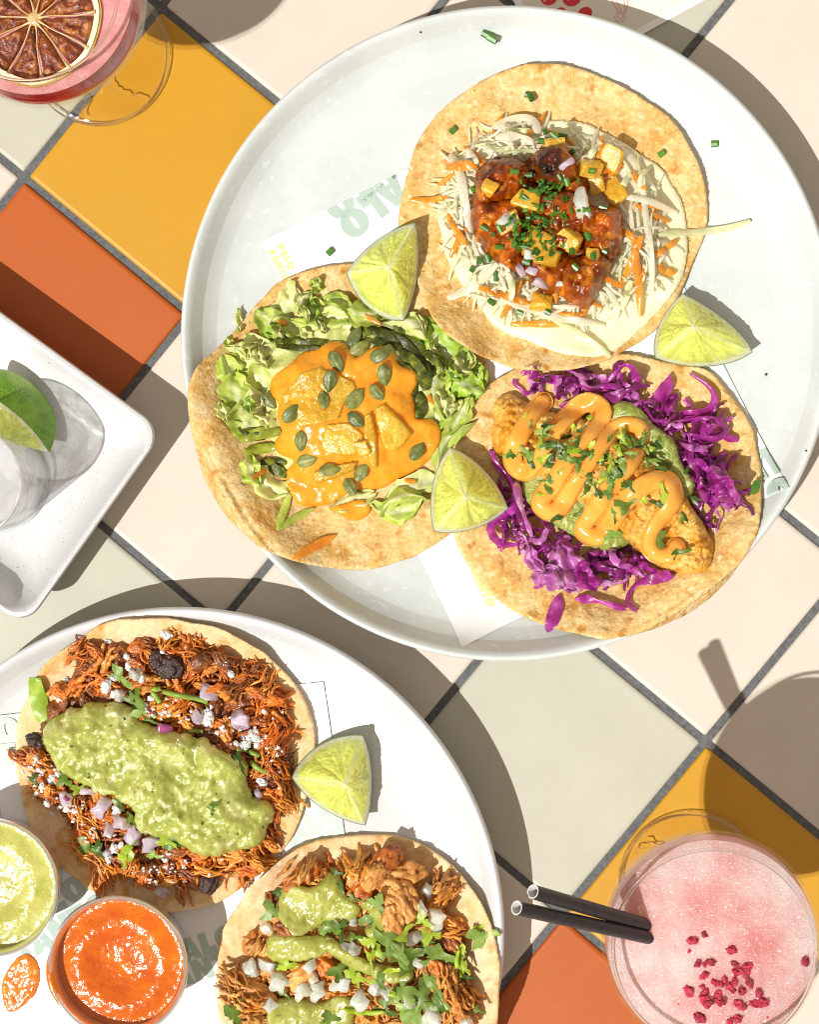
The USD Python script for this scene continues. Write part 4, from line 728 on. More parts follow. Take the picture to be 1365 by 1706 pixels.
for k, (x, y, L, w, a, mi) in enumerate(((785, 665, 150, 60, 80, 0), (725, 485, 75, 30, -35, 1), (520, 925, 70, 32, 60, 1), (575, 935, 50, 30, 30, 1), (610, 985, 70, 30, 30, 1), (470, 730, 85, 50, -30, 0), (690, 990, 40, 22, 0, 0), (560, 870, 60, 40, 10, 0))):
    onionbit(t1, P3(x, y, .038), L * .000108, w * .000108, .003, -math.radians(a), 950 + k, mi)
chv = M('chive', [(.3, A('#2c5c0e', .62)), (.6, A('#4c8420', .64)), (.8, A('#82ac46', .68))], scale=240, rough=.35, coat=.2, var=.35, hvar=.01)
def chives(parent, c, L, ang, k, r0=.0014, tilt=None, **kw):
    v, f = chive(np.r_[c, 0], L, r0, ang, k, tilt); v = settle(v, 75, .0003); o = put('chive_piece', (v, f), chv, parent, smooth=35, **kw); dep(v, f); return o
for k in range(135):
    c = [(560, 760, 55, 50), (690, 660, 60, 60), (600, 830, 50, 25), (600, 600, 40, 25)][k % 4 if k % 7 else 0]; x, y = rng.normal(c[:2], c[2:])
    chives(t1, P3(x, y, .040), rng.uniform(.0014, .0036), rng.uniform(0, 6.3), 1000 + k, rng.uniform(.0005, .0009), rng.uniform(-.6, 1.0))
for k, (x, y, a) in enumerate(((500, 530, 10), (560, 538, 0), (325, 590, 70), (375, 765, 30), (440, 775, 60), (385, 880, 70), (320, 925, -60), (350, 890, 20), (400, 1060, 40), (550, 905, 20), (740, 865, 90), (755, 930, 40), (830, 885, 80), (880, 860, 30), (875, 670, 20), (800, 690, 0), (810, 800, 60), (640, 1105, 30), (630, 340, 80), (690, 355, 60), (745, 430, 40), (690, 550, 60), (720, 570, 70), (610, 385, 0), (665, 365, 40), (705, 352, 10), (825, 512, 10), (420, 955, 90), (435, 845, 0), (520, 1100, 20))):
    chives(t1, P3(x, y, .034), rng.uniform(.0022, .0042), -math.radians(a), 1200 + k, rng.uniform(.0010, .0015), rng.uniform(-.3, .3))
for k, (x, y, a) in enumerate(((560, 200, 20), (240, 345, -40), (1120, 445, -35), (570, 212, 70))):
    chives(t1, P3(x, y, .014), .0032, -math.radians(a), 1300 + k, .0014, .2)
cilx = leafmat('cilantro_flake', A('#3f7a20', .62), A('#6aa03a', .64), tr=.25)
pr1 = lambda x, y: W1(x, y, .007)[:2]
for k, (x, y, a, lab) in enumerate(((816, 71, -30, 'pair of joined green chive bits near the top rim of the pale green plate'), (552, 421, -40, 'single chive bit lying on the white paper above the lettuce taco'), (1189, 244, 0, 'tiny chive bit alone on bare plate right of the chicken taco'))):
    if k == 0:
        t = thing('chive_bits', lab, 'chive')
        for (dx, dy) in ((-3, -3), (6, 4)): chives(t, pr1(x + dx, y + dy), .0044, -math.radians(30), 1400 + dx, .0017, .1)
    else:
        chives(None, pr1(x, y), .0030, -math.radians(a), 1410 + k, .0015, .2, label=lab, category='chive')
pep = M('pepper_crumb', [(0, (.03, .014, .008)), (1, (.06, .028, .015))], rough=.6)
for k, (x, y, r, lab) in enumerate(((1275, 625, .0005, 'tiny dark crumb on bare plate below the right-hand lime wedge'), (1334, 752, .0004, 'tiny brown crumb near the right rim of the pale green plate'), (705, 68, .0004, 'tiny red brown crumb near the top left rim of the pale plate'))):
    v, f = lump((0, 0, 0), r, 8000 + k, 2, .8, 2); v[:, :2] += pr1(x, y); v = settle(v, 75, .0002); put('crumb', (v, f), pep, label=lab, category='crumb', group='tiny crumbs on the pale green plate')
v, f = leafmesh(np.r_[W1(1258, 812, .02)[:2], 0], .009, 1.2, 77, .5, .1, False); v = settle(v, 85); put('herb_flake', (v, f), cilx, smooth=50, label='dark green herb flake at the right edge of the fish taco tortilla', category='herb'); dep(v, f)

# ------------------------------------------------------------------ lime wedges on the upper plate
def zr(z): return z
lime((650, 447, .030), ((579, 456, .017), (693, 374, .020), (674, 536, .015)), 'lime wedge between the lettuce taco and chicken taco, above the sheet edge')
lime((1155, 546, .028), ((1136, 492, .014), (1091, 598, .013), (1252, 588, .014)), 'lime wedge at the right of the pale green plate, beside the chicken taco')
lime((778, 828, .030), ((752, 746, .017), (726, 884, .014), (848, 846, .015)), 'lime wedge between the orange-sauced taco and the purple cabbage')

# ------------------------------------------------------------------ lower plate: shredded meat taco with guacamole
def P6(x, y, z=.022): return W(crop(C6, [(x, y)]), z)[0][:2]
def P7(x, y, z=.022): return W(crop(C7, [(x, y)]), z)[0][:2]
t4 = thing('taco', 'open taco of red shredded meat under a long smear of guacamole', 'taco')
tortilla(t4, crop(C6, [(560, 60), (720, 65), (880, 95), (1050, 180), (1180, 310), (1260, 440), (1285, 570), (1260, 750), (1200, 940), (1090, 1080), (950, 1190), (800, 1250), (650, 1262), (500, 1240), (330, 1150), (170, 1000), (100, 850), (75, 700), (80, 480), (130, 370), (200, 260), (330, 160), (440, 85)]), .012, tort2, 6)
meat = [M('meat_orange', [(.3, A('#b05e18', .8)), (.6, A('#da9238', .84)), (.8, A('#eeb868', .85))], scale=180, rough=.33, coat=.3, bump=.0004, bscale=900, var=.25), M('meat_red', [(.3, A('#98440e', .82)), (.6, A('#cc701c', .86)), (.8, A('#e49640', .88))], scale=180, rough=.33, coat=.3, bump=.0004, bscale=900, var=.3), M('meat_dark', [(.3, A('#5e2e12', .74)), (.6, A('#98541e', .78)), (.8, A('#c47a32', .8))], scale=180, rough=.35, coat=.25, bump=.0004, bscale=900, var=.3),
        M('meat_char', [(.3, A('#1c0e0b', .6)), (.7, A('#4a281c', .6))], scale=300, rough=.4, coat=.2, bump=.0008, bscale=800), M('meat_pork', [(.3, A('#b06a24', .74)), (.55, A('#d89848', .78)), (.8, A('#ecbc78', .8))], scale=200, rough=.36, coat=.25, bump=.0005, bscale=900, var=.2)]
def clump(parent, c, ang, n, L, rad, mi, k, spread=.0028, hgt=.003, name='meat_clump', fan=.35):
    r = np.random.default_rng(k); parts = []
    for i in range(n):
        o = r.normal(0, spread, 2); th = ang + r.normal(0, fan); N = 8; ll = L * r.uniform(.5, 1.15)
        p2 = path2(c + o, th, ll, r.uniform(-.9, .9), N, .35, k * 50 + i); z = drape(p2, rad * .5, sm=5, lift=r.uniform(-.0004, hgt), ends=r.uniform(-.0008, .0022))
        s = np.linspace(-1, 1, N); parts.append(tube(z, rad * r.uniform(.55, 1.25) * (1 - .55 * np.abs(s) ** 2.5) * (1 + .25 * np.sin(s * 9 + i)), 5))
    v, f = cat(parts); put(name, (v, f), meat[mi], parent); dep(v, f)
mo = smoothpoly(W(crop(C6, [(310, 190), (400, 165), (600, 165), (720, 150), (900, 220), (1040, 270), (1100, 340), (1150, 460), (1160, 600), (1170, 800), (1110, 950), (1080, 1080), (960, 1110), (800, 1140), (640, 1150), (470, 1120), (330, 1040), (240, 880), (150, 780), (130, 640), (170, 540), (210, 400), (300, 310)]), .018), 260, wob=.003, wl=.006)
soft(t4, 'meat_bed', mo, .0050, .010, meat[2], amp=.0026, sc=190, sig=5, fine=.0012, ridge=.0012)
cp = inpoly(mo, 150, rng)
for k, c in enumerate(cp):
    clump(t4, c, rng.uniform(0, 6.3), int(rng.integers(8, 16)), rng.uniform(.006, .017), rng.uniform(.0007, .0013), int(rng.choice([0, 0, 1, 1, 1, 2])), 2000 + k, fan=.26, spread=.0021, hgt=.0018)
for k, (x, y, a) in enumerate(((340, 190, -50), (350, 230, -20), (590, 220, -80), (700, 140, -50), (820, 210, 20), (920, 230, 30), (1050, 280, 40), (1100, 340, -60), (1160, 480, 70), (1150, 560, -50), (1140, 700, 60), (1170, 800, 70), (1150, 830, 30), (1120, 950, 40), (1000, 1090, 80), (1080, 1060, 30), (870, 1090, 10), (650, 1130, 70), (740, 1180, 70), (400, 1160, 100), (440, 1110, 60), (330, 1020, 30), (340, 850, 60), (380, 920, 50), (120, 650, 20), (90, 640, 10), (200, 660, 15), (160, 790, 20), (220, 790, 10), (590, 1110, 60), (540, 1090, -60), (980, 1130, 75))):
    clump(t4, P6(x, y, .018), -math.radians(a), 9, rng.uniform(.010, .018), .0006, int(rng.choice([0, 0, 1])), 2300 + k, spread=.0017, fan=.28)
for k, c in enumerate(inpoly(mo, 95, rng)):   # bigger torn pieces between the shreds
    r = rng.uniform(.0018, .0036); v, f = lump((0, 0, 0), r, 2500 + k, 3, .6, 2.4, (1.4, .7, .55), 0); v = v + .00035 * np.sin(v[:, 1:2] * 4200 + 3 * np.sin(v[:, :1] * 700 + k)) * np.array([0, .3, 1.0]); an = rng.uniform(0, 6.3); cs_n, sn_n = math.cos(an), math.sin(an)
    v = v @ np.array([[cs_n, sn_n, 0], [-sn_n, cs_n, 0], [0, 0, 1]]); v[:, :2] += c; v = settle(v, 65, r * .15); put('meat_piece', (v, f), meat[int(rng.choice([0, 1, 1, 2]))], t4); dep(v, f)
for k, (x, y, r, mi) in enumerate(((690, 265, .0062, 3), (640, 240, .004, 3), (840, 1150, .0052, 3), (150, 570, .0042, 3), (820, 250, .0045, 2), (560, 190, .004, 1))):
    v, f = lump((0, 0, 0), r, 60 + k, 3, .5, 2.2, (1, .8, .55), rng.uniform(0, 3)); v[:, :2] += P6(x, y, .022); v = settle(v, 70, .0018); put('charred_meat', (v, f), meat[mi], t4); dep(v, f)
# bits that lie below the guacamole edge
gpl = smoothpoly(W(crop(C6, [(168, 515), (240, 462), (330, 425), (430, 418), (510, 440), (590, 500), (700, 535), (830, 568), (930, 620), (1000, 690), (1012, 790), (1080, 830), (1112, 872), (1080, 930), (1050, 990), (950, 1025), (850, 1042), (760, 1010), (650, 965), (570, 950), (545, 880), (500, 820), (380, 772), (280, 722), (220, 680), (188, 600)]), .028), 300, wob=.0020, wl=.004)
guac2 = M('guacamole_light', [(.26, A('#8c9a38', .60)), (.42, A('#aab450', .64)), (.56, A('#bcc266', .67)), (.70, A('#d6d496', .72))], scale=110, detail=6, rough=.24, coat=.35, coatr=.12, bump=.0006, bscale=420, sss=.3, sssr=.003, specks=[(A('#4a6a20', .6), 340, .685, .03), (A('#e6e2b0', .74), 190, .64, .06)])
soft(t4, 'guacamole', gpl, .0066, .0052, guac2, amp=.0056, sc=110, sig=8, fine=.0008, ridge=.0004, res=.0005, dil=3)
chz = M('crumbled_cheese', [(.3, A('#efeee6', .78)), (.7, A('#fbfaf5', .82))], scale=300, rough=.6, sss=.4, sssr=.002, bump=.0005, bscale=900)
def crumb(parent, c, r, k, name='cheese_crumb'):
    g_ = []
    for i in range(1 if r < .0016 else 4):
        o = np.array([0, 0, 0]) if i == 0 else np.r_[np.random.default_rng(k + i).normal(0, r * .55, 2), 0]; g_.append(lump(o, r * (.95 if i == 0 else .5 + .12 * i), k + i, 2, .95, 2.6, (1.1, .8, .7), k))
    v, f = cat(g_); v[:, :2] += c; v = settle(v, 70, r * .3); put(name, (v, f), chz, parent); dep(v, f)
for k, (x, y, s) in enumerate(((435, 168, 20), (668, 140, 26), (515, 228, 20), (520, 268, 22), (560, 305, 32), (430, 345, 34), (480, 385, 32), (455, 320, 22), (245, 330, 20), (935, 300, 22), (845, 470, 38), (1020, 555, 36), (1000, 590, 24), (1040, 590, 20), (1050, 740, 26), (155, 690, 18), (150, 640, 16), (215, 725, 26), (175, 755, 22), (130, 795, 18), (260, 855, 24), (230, 850, 18), (300, 860, 18), (185, 885, 18), (460, 1010, 24), (430, 1050, 24), (485, 1000, 20), (670, 1060, 16), (480, 855, 26), (610, 400, 22), (660, 210, 13), (1070, 455, 16), (185, 830, 22), (590, 430, 18), (1040, 800, 14), (235, 405, 15), (210, 400, 12), (880, 540, 16), (900, 520, 14), (960, 580, 18), (980, 560, 16))):
    crumb(t4, P6(x, y, .026), s * .000112 * .62, 3000 + k * 9)
dots = []
for k in range(140):
    c = [(760, 470, 75, 40), (950, 560, 70, 40), (600, 1090, 90, 45), (310, 880, 60, 45), (730, 1100, 60, 40), (1090, 580, 40, 90), (650, 440, 35, 35), (480, 900, 60, 60), (140, 700, 40, 60)][k % 9]; x, y = rng.normal(c[:2], c[2:])
    if x < 60: continue
    v, f = cat([lump(np.r_[rng.normal(0, .0005, 2), 0], rng.uniform(.0003, .00075), 4000 + k * 3 + e_, 1, .9, 2.5, (1, .8, .7)) for e_ in range(int(rng.integers(1, 4)))]); v[:, :2] += P6(x, y, .026); v = settle(v, 70, .0002); dots.append((v, f))
put('cheese_grains', cat(dots), chz, t4, kind='stuff')
for k, (x, y, L, w, a, mi) in enumerate(((845, 378, 80, 55, 20, 1), (975, 492, 85, 75, 60, 1), (800, 472, 60, 45, 40, 1), (415, 840, 120, 70, -50, 1), (265, 805, 70, 60, 10, 1), (500, 895, 80, 55, 15, 1), (450, 930, 70, 40, -70, 1), (530, 955, 80, 70, 20, 1), (600, 1002, 90, 70, 10, 1), (640, 1195, 75, 50, 50, 1), (365, 770, 70, 30, 10, 1), (675, 518, 65, 30, 10, 2), (1045, 790, 40, 25, 60, 1), (540, 300, 70, 45, 30, 0), (480, 395, 45, 60, 20, 0), (430, 1030, 40, 30, 40, 1), (275, 800, 30, 12, 50, 2))):
    onionbit(t4, P6(x, y, .026), L * .000107, w * .000107, .0034, -math.radians(a), 3600 + k, mi)
for k, (x, y, L, a, mi, wd) in enumerate(((480, 312, 110, 35, 2, .55), (540, 395, 100, 50, 0, .6), (520, 410, 70, 60, 2, .6), (575, 450, 90, 20, 2, .7), (255, 735, 75, 20, 0, .7), (310, 770, 60, -20, 1, .6), (340, 1010, 95, 10, 0, .7), (385, 1022, 70, 50, 3, .8), (520, 1010, 95, -65, 1, .6), (500, 1050, 60, 80, 1, .7), (700, 985, 100, 5, 0, .6), (670, 980, 80, 20, 1, .5), (610, 1045, 75, 15, 2, .5), (125, 740, 60, 60, 3, .6), (535, 885, 70, 40, 0, .5), (485, 820, 60, 60, 0, .5), (875, 830, 50, -40, 0, .6), (970, 650, 90, 60, 3, .35), (600, 490, 60, 20, 0, .5))):
    herb(t4, P6(x, y, .028), L * .000112 * 1.1, -math.radians(a), 3700 + k, mi, wd)
stemm = leafmat('cilantro_stem', A('#8fb63a', .62), A('#b4d264', .66), tr=.15)
for pts, w in (([(660, 375), (740, 388), (838, 418)], .0016), ([(615, 358), (630, 365), (645, 360)], .0018), ([(610, 380), (635, 395), (650, 415)], .0015), ([(965, 605), (1005, 618), (1050, 635)], .0014), ([(1015, 662), (1045, 682), (1080, 702)], .0014), ([(750, 528), (780, 535), (815, 540)], .0014)):
    q = spl(np.array([P6(*a, .026) for a in pts]), 8); v, f = tube(drape(q, .0012), w * .8, 7); put('cilantro_stem', (v, f), stemm, t4); dep(v, f)
strap(t4, 'romaine_strip', C6, [(148, 312), (150, 390), (168, 495)], .0078, lett[2], th=.0012, off=.002, roll=.25, zz=.02, taper=.35)

# ------------------------------------------------------------------ lower plate: pork taco with green salsa
t5 = thing('taco', 'open taco of pork chunks with green salsa, onion dice and cilantro', 'taco')
tortilla(t5, crop(C7, [(590, 83), (690, 78), (800, 85), (920, 115), (1060, 195), (1180, 320), (1250, 440), (1290, 600), (1293, 750), (1275, 945), (1210, 1100), (1080, 1230), (860, 1330), (600, 1340), (330, 1270), (150, 1130), (30, 960), (5, 720), (20, 560), (100, 400), (200, 270), (320, 170), (450, 110)]), .012, tort2, 8)
mp = smoothpoly(W(crop(C7, [(250, 420), (330, 300), (430, 240), (620, 230), (800, 210), (930, 310), (1010, 360), (1060, 480), (1110, 620), (1130, 800), (1150, 950), (1060, 1130), (850, 1220), (560, 1230), (300, 1150), (130, 1000), (80, 850), (120, 720), (190, 560)]), .018), 240, wob=.003, wl=.006)
soft(t5, 'pork_bed', mp, .0048, .010, meat[4], amp=.0028, sc=180, sig=5, fine=.0012, ridge=.0015)
for k, c in enumerate(inpoly(mp, 95, rng)):
    clump(t5, c, rng.uniform(0, 6.3), int(rng.integers(6, 12)), rng.uniform(.008, .014), rng.uniform(.0006, .0011), int(rng.choice([4, 4, 4, 0, 1])), 5000 + k, fan=.3, hgt=.0018)
def pork(x, y, r, k, sq=(1.3, .8, .65), yaw=0, mi=4):
    v, f = lump((0, 0, 0), r, 90 + k, 3, .55, 2.4, sq, 0); v += .00045 * np.sin(v[:, 1:2] * 2600 + 3 * np.sin(v[:, :1] * 500)) * np.array([0, .3, 1.0]); cs, sn = math.cos(yaw), math.sin(yaw); v = v @ np.array([[cs, sn, 0], [-sn, cs, 0], [0, 0, 1]])
    v[:, :2] += P7(x, y, .024); v = settle(v, 65, r * .2); put('pork_chunk', (v, f), meat[mi], t5); dep(v, f)
for k, (x, y, r, a, mi) in enumerate(((400, 270, 55, -50, 1), (360, 290, 45, -40, 1), (640, 290, 65, -80, 0), (660, 340, 55, -50, 1), (760, 240, 75, -55, 1), (720, 270, 50, -60, 4), (840, 280, 75, -20, 4), (830, 340, 70, 30, 4), (860, 400, 70, 60, 4), (810, 440, 65, 80, 4), (1040, 350, 55, -30, 0), (1000, 390, 50, -60, 0), (1070, 510, 50, 20, 0), (1060, 570, 55, 40, 2), (1060, 720, 55, 70, 4), (1010, 690, 50, 50, 1), (1110, 830, 60, 45, 0), (1140, 880, 50, 60, 0), (120, 760, 60, 20, 0), (170, 820, 70, 20, 4), (140, 880, 60, 10, 0), (290, 490, 50, 30, 4), (380, 730, 60, -40, 4), (500, 690, 50, 40, 1), (240, 395, 30, 60, 2), (330, 520, 45, 30, 2), (150, 590, 40, -60, 0), (590, 560, 45, 0, 2))):
    pork(x, y, r * .0000985, k, yaw=-math.radians(a), mi=mi)
for k, (x, y, a) in enumerate(((410, 230, -70), (620, 230, 60), (650, 200, -60), (1050, 320, -30), (1020, 300, -70), (1070, 350, -40), (100, 730, 30), (60, 780, 10), (150, 850, 25), (120, 830, 15), (210, 830, 20), (1090, 500, 20), (1150, 840, 60), (1120, 800, 40), (190, 590, -50), (1060, 740, 80), (180, 900, 40))):
    clump(t5, P7(x, y, .02), -math.radians(a), 8, .012, .0009, int(rng.choice([0, 4, 4])), 5300 + k, spread=.0018, fan=.25)
salsa = M('green_salsa', [(.3, A('#a0a63e', .58)), (.5, A('#babc58', .62)), (.7, A('#d0ce80', .66))], scale=120, detail=5, rough=.2, coat=.4, coatr=.1, bump=.0005, bscale=420, sss=.35, sssr=.003, specks=[(A('#ecebb6', .7), 380, .68, .03), (A('#7c9430', .6), 330, .70, .04)])
salsas = [smoothpoly(W(crop(C7, [(280, 370), (350, 308), (440, 318), (520, 262), (572, 310), (585, 350), (650, 420), (640, 470), (540, 490), (450, 520), (350, 545), (290, 480), (258, 420)]), .026), 160, wob=.0008, wl=.005), smoothpoly(W(crop(C7, [(228, 565), (300, 540), (420, 550), (530, 570), (515, 605), (420, 660), (330, 672), (240, 670), (222, 620)]), .026), 140, wob=.0008, wl=.005), smoothpoly(W(crop(C7, [(218, 935), (260, 850), (350, 838), (480, 860), (590, 825), (630, 870), (620, 945), (690, 1080), (560, 1130), (330, 1110), (235, 1030)]), .026), 160, wob=.0008, wl=.005)]
for k, s in enumerate(salsas): soft(t5, 'green_salsa', s, .0042, .004, salsa, amp=.0016, sc=150, sig=6, fine=.0005, seed=k)
for k, (x, y, L, w, a, mi) in enumerate(((145, 710, 80, 60, 70, 0), (218, 695, 110, 45, 15, 0), (275, 775, 100, 85, -60, 0), (375, 805, 80, 65, -30, 0), (450, 812, 100, 90, -15, 0), (560, 775, 110, 80, 20, 0), (650, 850, 95, 80, -60, 0), (1000, 480, 110, 75, -80, 0), (940, 420, 80, 40, 40, 0), (900, 560, 100, 60, -20, 0), (960, 350, 70, 50, -60, 0), (430, 690, 80, 60, -40, 0), (630, 610, 70, 60, 30, 0), (580, 600, 60, 50, 10, 0), (225, 520, 65, 50, 60, 0), (1140, 920, 70, 60, 80, 0), (990, 935, 110, 80, 10, 0), (775, 830, 70, 60, 40, 0), (240, 860, 70, 50, -50, 0), (440, 745, 55, 40, 60, 0), (720, 790, 90, 60, -70, 0), (870, 830, 60, 90, 20, 0), (615, 490, 60, 45, 10, 0), (830, 590, 60, 40, 60, 0), (920, 680, 70, 40, 30, 0), (690, 1010, 80, 60, 10, 0), (820, 1030, 80, 60, 50, 0))):
    onionbit(t5, P7(x, y, .028), L * .000098, w * .000098, .0048, -math.radians(a), 5600 + k, mi, sink=.0012)
drizzle(t5, 'green_salsa', spl(W(crop(C7, [(680, 410), (720, 440), (740, 490), (700, 540)]), .030)[:, :2], 40), .0030, salsa, sig=6)
drizzle(t5, 'green_salsa', spl(W(crop(C7, [(515, 600), (600, 660), (700, 715), (860, 745)]), .030)[:, :2], 60), .0034, salsa, sig=6)
for k, (x, y, L, a, mi, wd) in enumerate(((245, 445, 100, 10, 2, .8), (275, 365, 60, -40, 3, .6), (505, 515, 100, 20, 0, .8), (560, 520, 90, 80, 3, .6), (740, 395, 110, 60, 2, .55), (690, 480, 110, -60, 2, .5), (790, 555, 190, 50, 2, .45), (830, 610, 120, 60, 2, .55), (765, 640, 90, 10, 2, .9), (880, 650, 190, -30, 0, .5), (1020, 645, 180, 10, 2, .55), (310, 690, 90, 10, 1, .7), (550, 715, 110, -50, 0, .6), (610, 740, 100, 60, 1, .4), (650, 755, 100, 10, 1, .4), (845, 800, 160, -80, 2, .6), (935, 830, 190, 60, 2, .6), (1000, 770, 170, 60, 2, .3), (1010, 860, 120, 40, 0, .6), (90, 890, 120, 70, 0, .7), (1205, 560, 130, -20, 2, .6), (1195, 525, 70, -40, 1, .6), (1110, 640, 110, 80, 1, .4), (1130, 740, 70, 0, 3, .5), (760, 900, 100, 30, 0, .6), (935, 465, 90, 40, 1, .8), (970, 555, 100, -10, 1, .7), (850, 540, 110, -60, 1, .5), (705, 585, 110, 60, 1, .8), (700, 660, 110, 85, 1, .3), (620, 560, 70, 0, 0, .5), (1190, 865, 50, 20, 0, .6), (900, 920, 140, -70, 2, .6), (300, 820, 60, 40, 0, .5), (810, 820, 70, 30, 1, .3), (520, 940, 110, 0, 0, .5), (840, 900, 90, 80, 1, .6), (1130, 690, 60, 50, 1, .6), (620, 380, 60, 20, 0, .5), (540, 270, 70, 10, 3, .5), (560, 330, 60, 60, 3, .5), (800, 720, 90, -20, 1, .4), (740, 760, 90, 70, 0, .5), (860, 880, 90, -50, 2, .6))):
    herb(t5, P7(x, y, .030), L * .0000985 * 1.15, -math.radians(a), 5700 + k, mi, wd)
strap(t5, 'cilantro_stem', C7, [(575, 890), (660, 915), (760, 905)], .0022, cil[1], th=.0016, off=.0012, zz=.03)
strap(t5, 'cilantro_stem', C7, [(1110, 590), (1100, 660), (1120, 710)], .0018, cil[1], th=.0014, off=.0012, zz=.022)
lime((578, 1303, .028), ((489, 1291, .014), (611, 1371, .014), (607, 1222, .015)), 'lime wedge on the white plate between its two tacos')

# ------------------------------------------------------------------ sauce cups, the spill
steel = M('steel', [(.3, (.84, .84, .84)), (.7, (.92, .92, .92))], scale=90, rough=.30, metallic=1.0, bump=.00002, bscale=700)
red = M('red_salsa', [(.3, A('#d65c00', .60)), (.6, A('#e47204', .62)), (.8, A('#ec8a14', .64))], scale=110, rough=.17, spec=.4, coat=.3, coatr=.09, bump=.00035, bscale=420, brough=.55, sss=.25, sssr=.003, specks=[(A('#a63a0a', .6), 500, .72, .03)])
gsal = M('tomatillo_salsa', [(.3, A('#b4b450', .64)), (.6, A('#cccb72', .68)), (.8, A('#dedc98', .72))], scale=90, rough=.18, coat=.3, coatr=.1, bump=.0006, bscale=300, brough=.55, sss=.3, sssr=.003, specks=[(A('#8aa436', .6), 260, .70, .05), (A('#ecebb8', .7), 420, .68, .03)])
def cup(cpx, R, h, fill, mat, label, nm, seed):
    zb = .0106; c = W1(cpx[0], cpx[1], zb + h)[:2]
    t = thing('sauce_cup', label, 'sauce cup'); R2 = R * .80
    prof = [(0, zb + .0006), (R2 * .9, zb + .0006), (R2, zb + .0022), (R * .935, zb + h - .0020), (R * .945, zb + h - .0006), (R * .97, zb + h), (R * .995, zb + h - .0005), (R * 1.006, zb + h - .0018), (R * .996, zb + h - .0030), (R * .96, zb + h - .0028), (R2 * 1.03, zb + .0012), (R2 * .92, zb), (0, zb)]
    put('metal_cup', lathe(prof, 120, c), steel, t, smooth=50)
    rf = R2 + (R * .935 - R2) * (fill - .0022) / (h - .0038) + .0002
    a = np.linspace(0, 2 * np.pi, 160, endpoint=False); poly = np.stack([c[0] + rf * np.cos(a), c[1] + rf * np.sin(a)], 1)
    def top(XY, d, b):
        q = np.concatenate([XY * 95, np.full(XY.shape[:2] + (1,), seed)], -1); r = np.linalg.norm(XY - c, axis=-1) / rf
        z = zb + fill + .0026 * np.exp(-((r - .66) / .24) ** 2) + (fbm(q * .7, 3, seed) - .45) * .0026 * np.clip(d / .004, 0, 1) + (noise(q * 5.5, seed) - .5) * .0005 * np.clip(d / .002, 0, 1)
        return z + .0008 * np.exp(-d / .0015)
    v, f, _ = field(poly, .0005, top, base=lambda XY: np.zeros(XY.shape[:2]), deposit=False); put(nm, (v, f), mat, t)
    # salsa body below, down to the cup bottom
    put('salsa_body', lathe([(0, zb + .001), (R2 * .9, zb + .001), (rf - .0006, zb + fill - .002)], 60, c), mat, t)
    yy_, xx_ = np.mgrid[0:H.shape[0], 0:H.shape[1]]; H[np.hypot(HX + xx_ * HR - c[0], HY + yy_ * HR - c[1]) < R] = zb + h
    return c, t
cg, tg = cup((-17, 1479), .0305, .027, .0200, gsal, 'steel sauce cup full of green salsa at the left edge of the photo', 'green_salsa', 31)
cr_, tr_ = cup((195, 1611), .0309, .027, .0185, red, 'steel sauce cup full of orange red salsa beside the pork taco', 'red_salsa', 33)
# smear on the cup's lip
q = np.array([[cr_[0] + .0305 * math.cos(a), cr_[1] + .0305 * math.sin(a)] for a in np.linspace(math.radians(168), math.radians(222), 20)])
v, f = tube(np.c_[q, np.full(20, .0106 + .0270 - .0016)], .0019 * np.sin(np.linspace(.15, 3.0, 20)), 8); put('salsa_smear', (v, f), red, tr_)
sp = smoothpoly(W(np.array([(15, 1050), (50, 930), (110, 860), (170, 835), (220, 870), (238, 940), (220, 1050), (150, 1130), (60, 1170), (30, 1110)]) / 3.4125 + [0, 1340], .007), 160, wob=.0006, wl=.004)
def top(XY, d, b):
    return np.where(d > 0, b + .0016 * rnd(d, .0025) + (fbm(np.concatenate([XY * 230, 0 * XY[..., :1]], -1), 3, 2) - .45) * .0018 * np.clip(d / .002, 0, 1), b - .0002)
v, f, _ = field(sp, .0005, top, sig=3)
put('salsa_drip', (v, f), M('salsa_spill', [(.3, A('#e06a10', .66)), (.7, A('#f0962a', .70))], scale=200, rough=.15, coat=.6, bump=.0006, bscale=300, sss=.25), label='orange red blot of spilled salsa on the white plate between the two cups', category='salsa')

# ------------------------------------------------------------------ shot glass and lime on the tray
glass = usdkit.material(stage, '/World/Looks/clear_glass', {'p': ('principled_bsdf', {'base_color': (.97, .98, .98), 'roughness': .01, 'ior': 1.47, 'transmission_weight': 1.0})}, [], surface='p.BSDF')
pane = panemat('thin_glass', (.975, .97, .96), bump=.0002)
shotp = usdkit.material(stage, '/World/Looks/shot_glass_wall', {'g': ('geometry', {}), 'n': ('noise_texture', {'scale': 120.0, 'detail': 3.0, 'distortion': 1.0}), 'r': ('map_range', {'from_min': .35, 'from_max': .65, 'to_min': .16, 'to_max': .46, 'clamp': True}),
    'p': ('principled_bsdf', {'base_color': (.86, .87, .88), 'roughness': .06, 'coat_weight': .6}), 't': ('transparent_bsdf', {'color': (.86, .865, .87)}), 'm': ('mix_closure', {})}, [('g.position', 'n.vector'), ('n.fac', 'r.value'), ('r.result', 'm.fac'), ('t.BSDF', 'm.closure1'), ('p.BSDF', 'm.closure2')], surface='m.closure')
footm = panemat('foot_glass', (.995, .98, .945), ior=1.5, bump=.0012)
sc = W1(0, 803, .0053)[:2]; sg = thing('shot_glass', 'small clear glass of clear liquor standing in the white dish', 'glass')
z0 = .0053
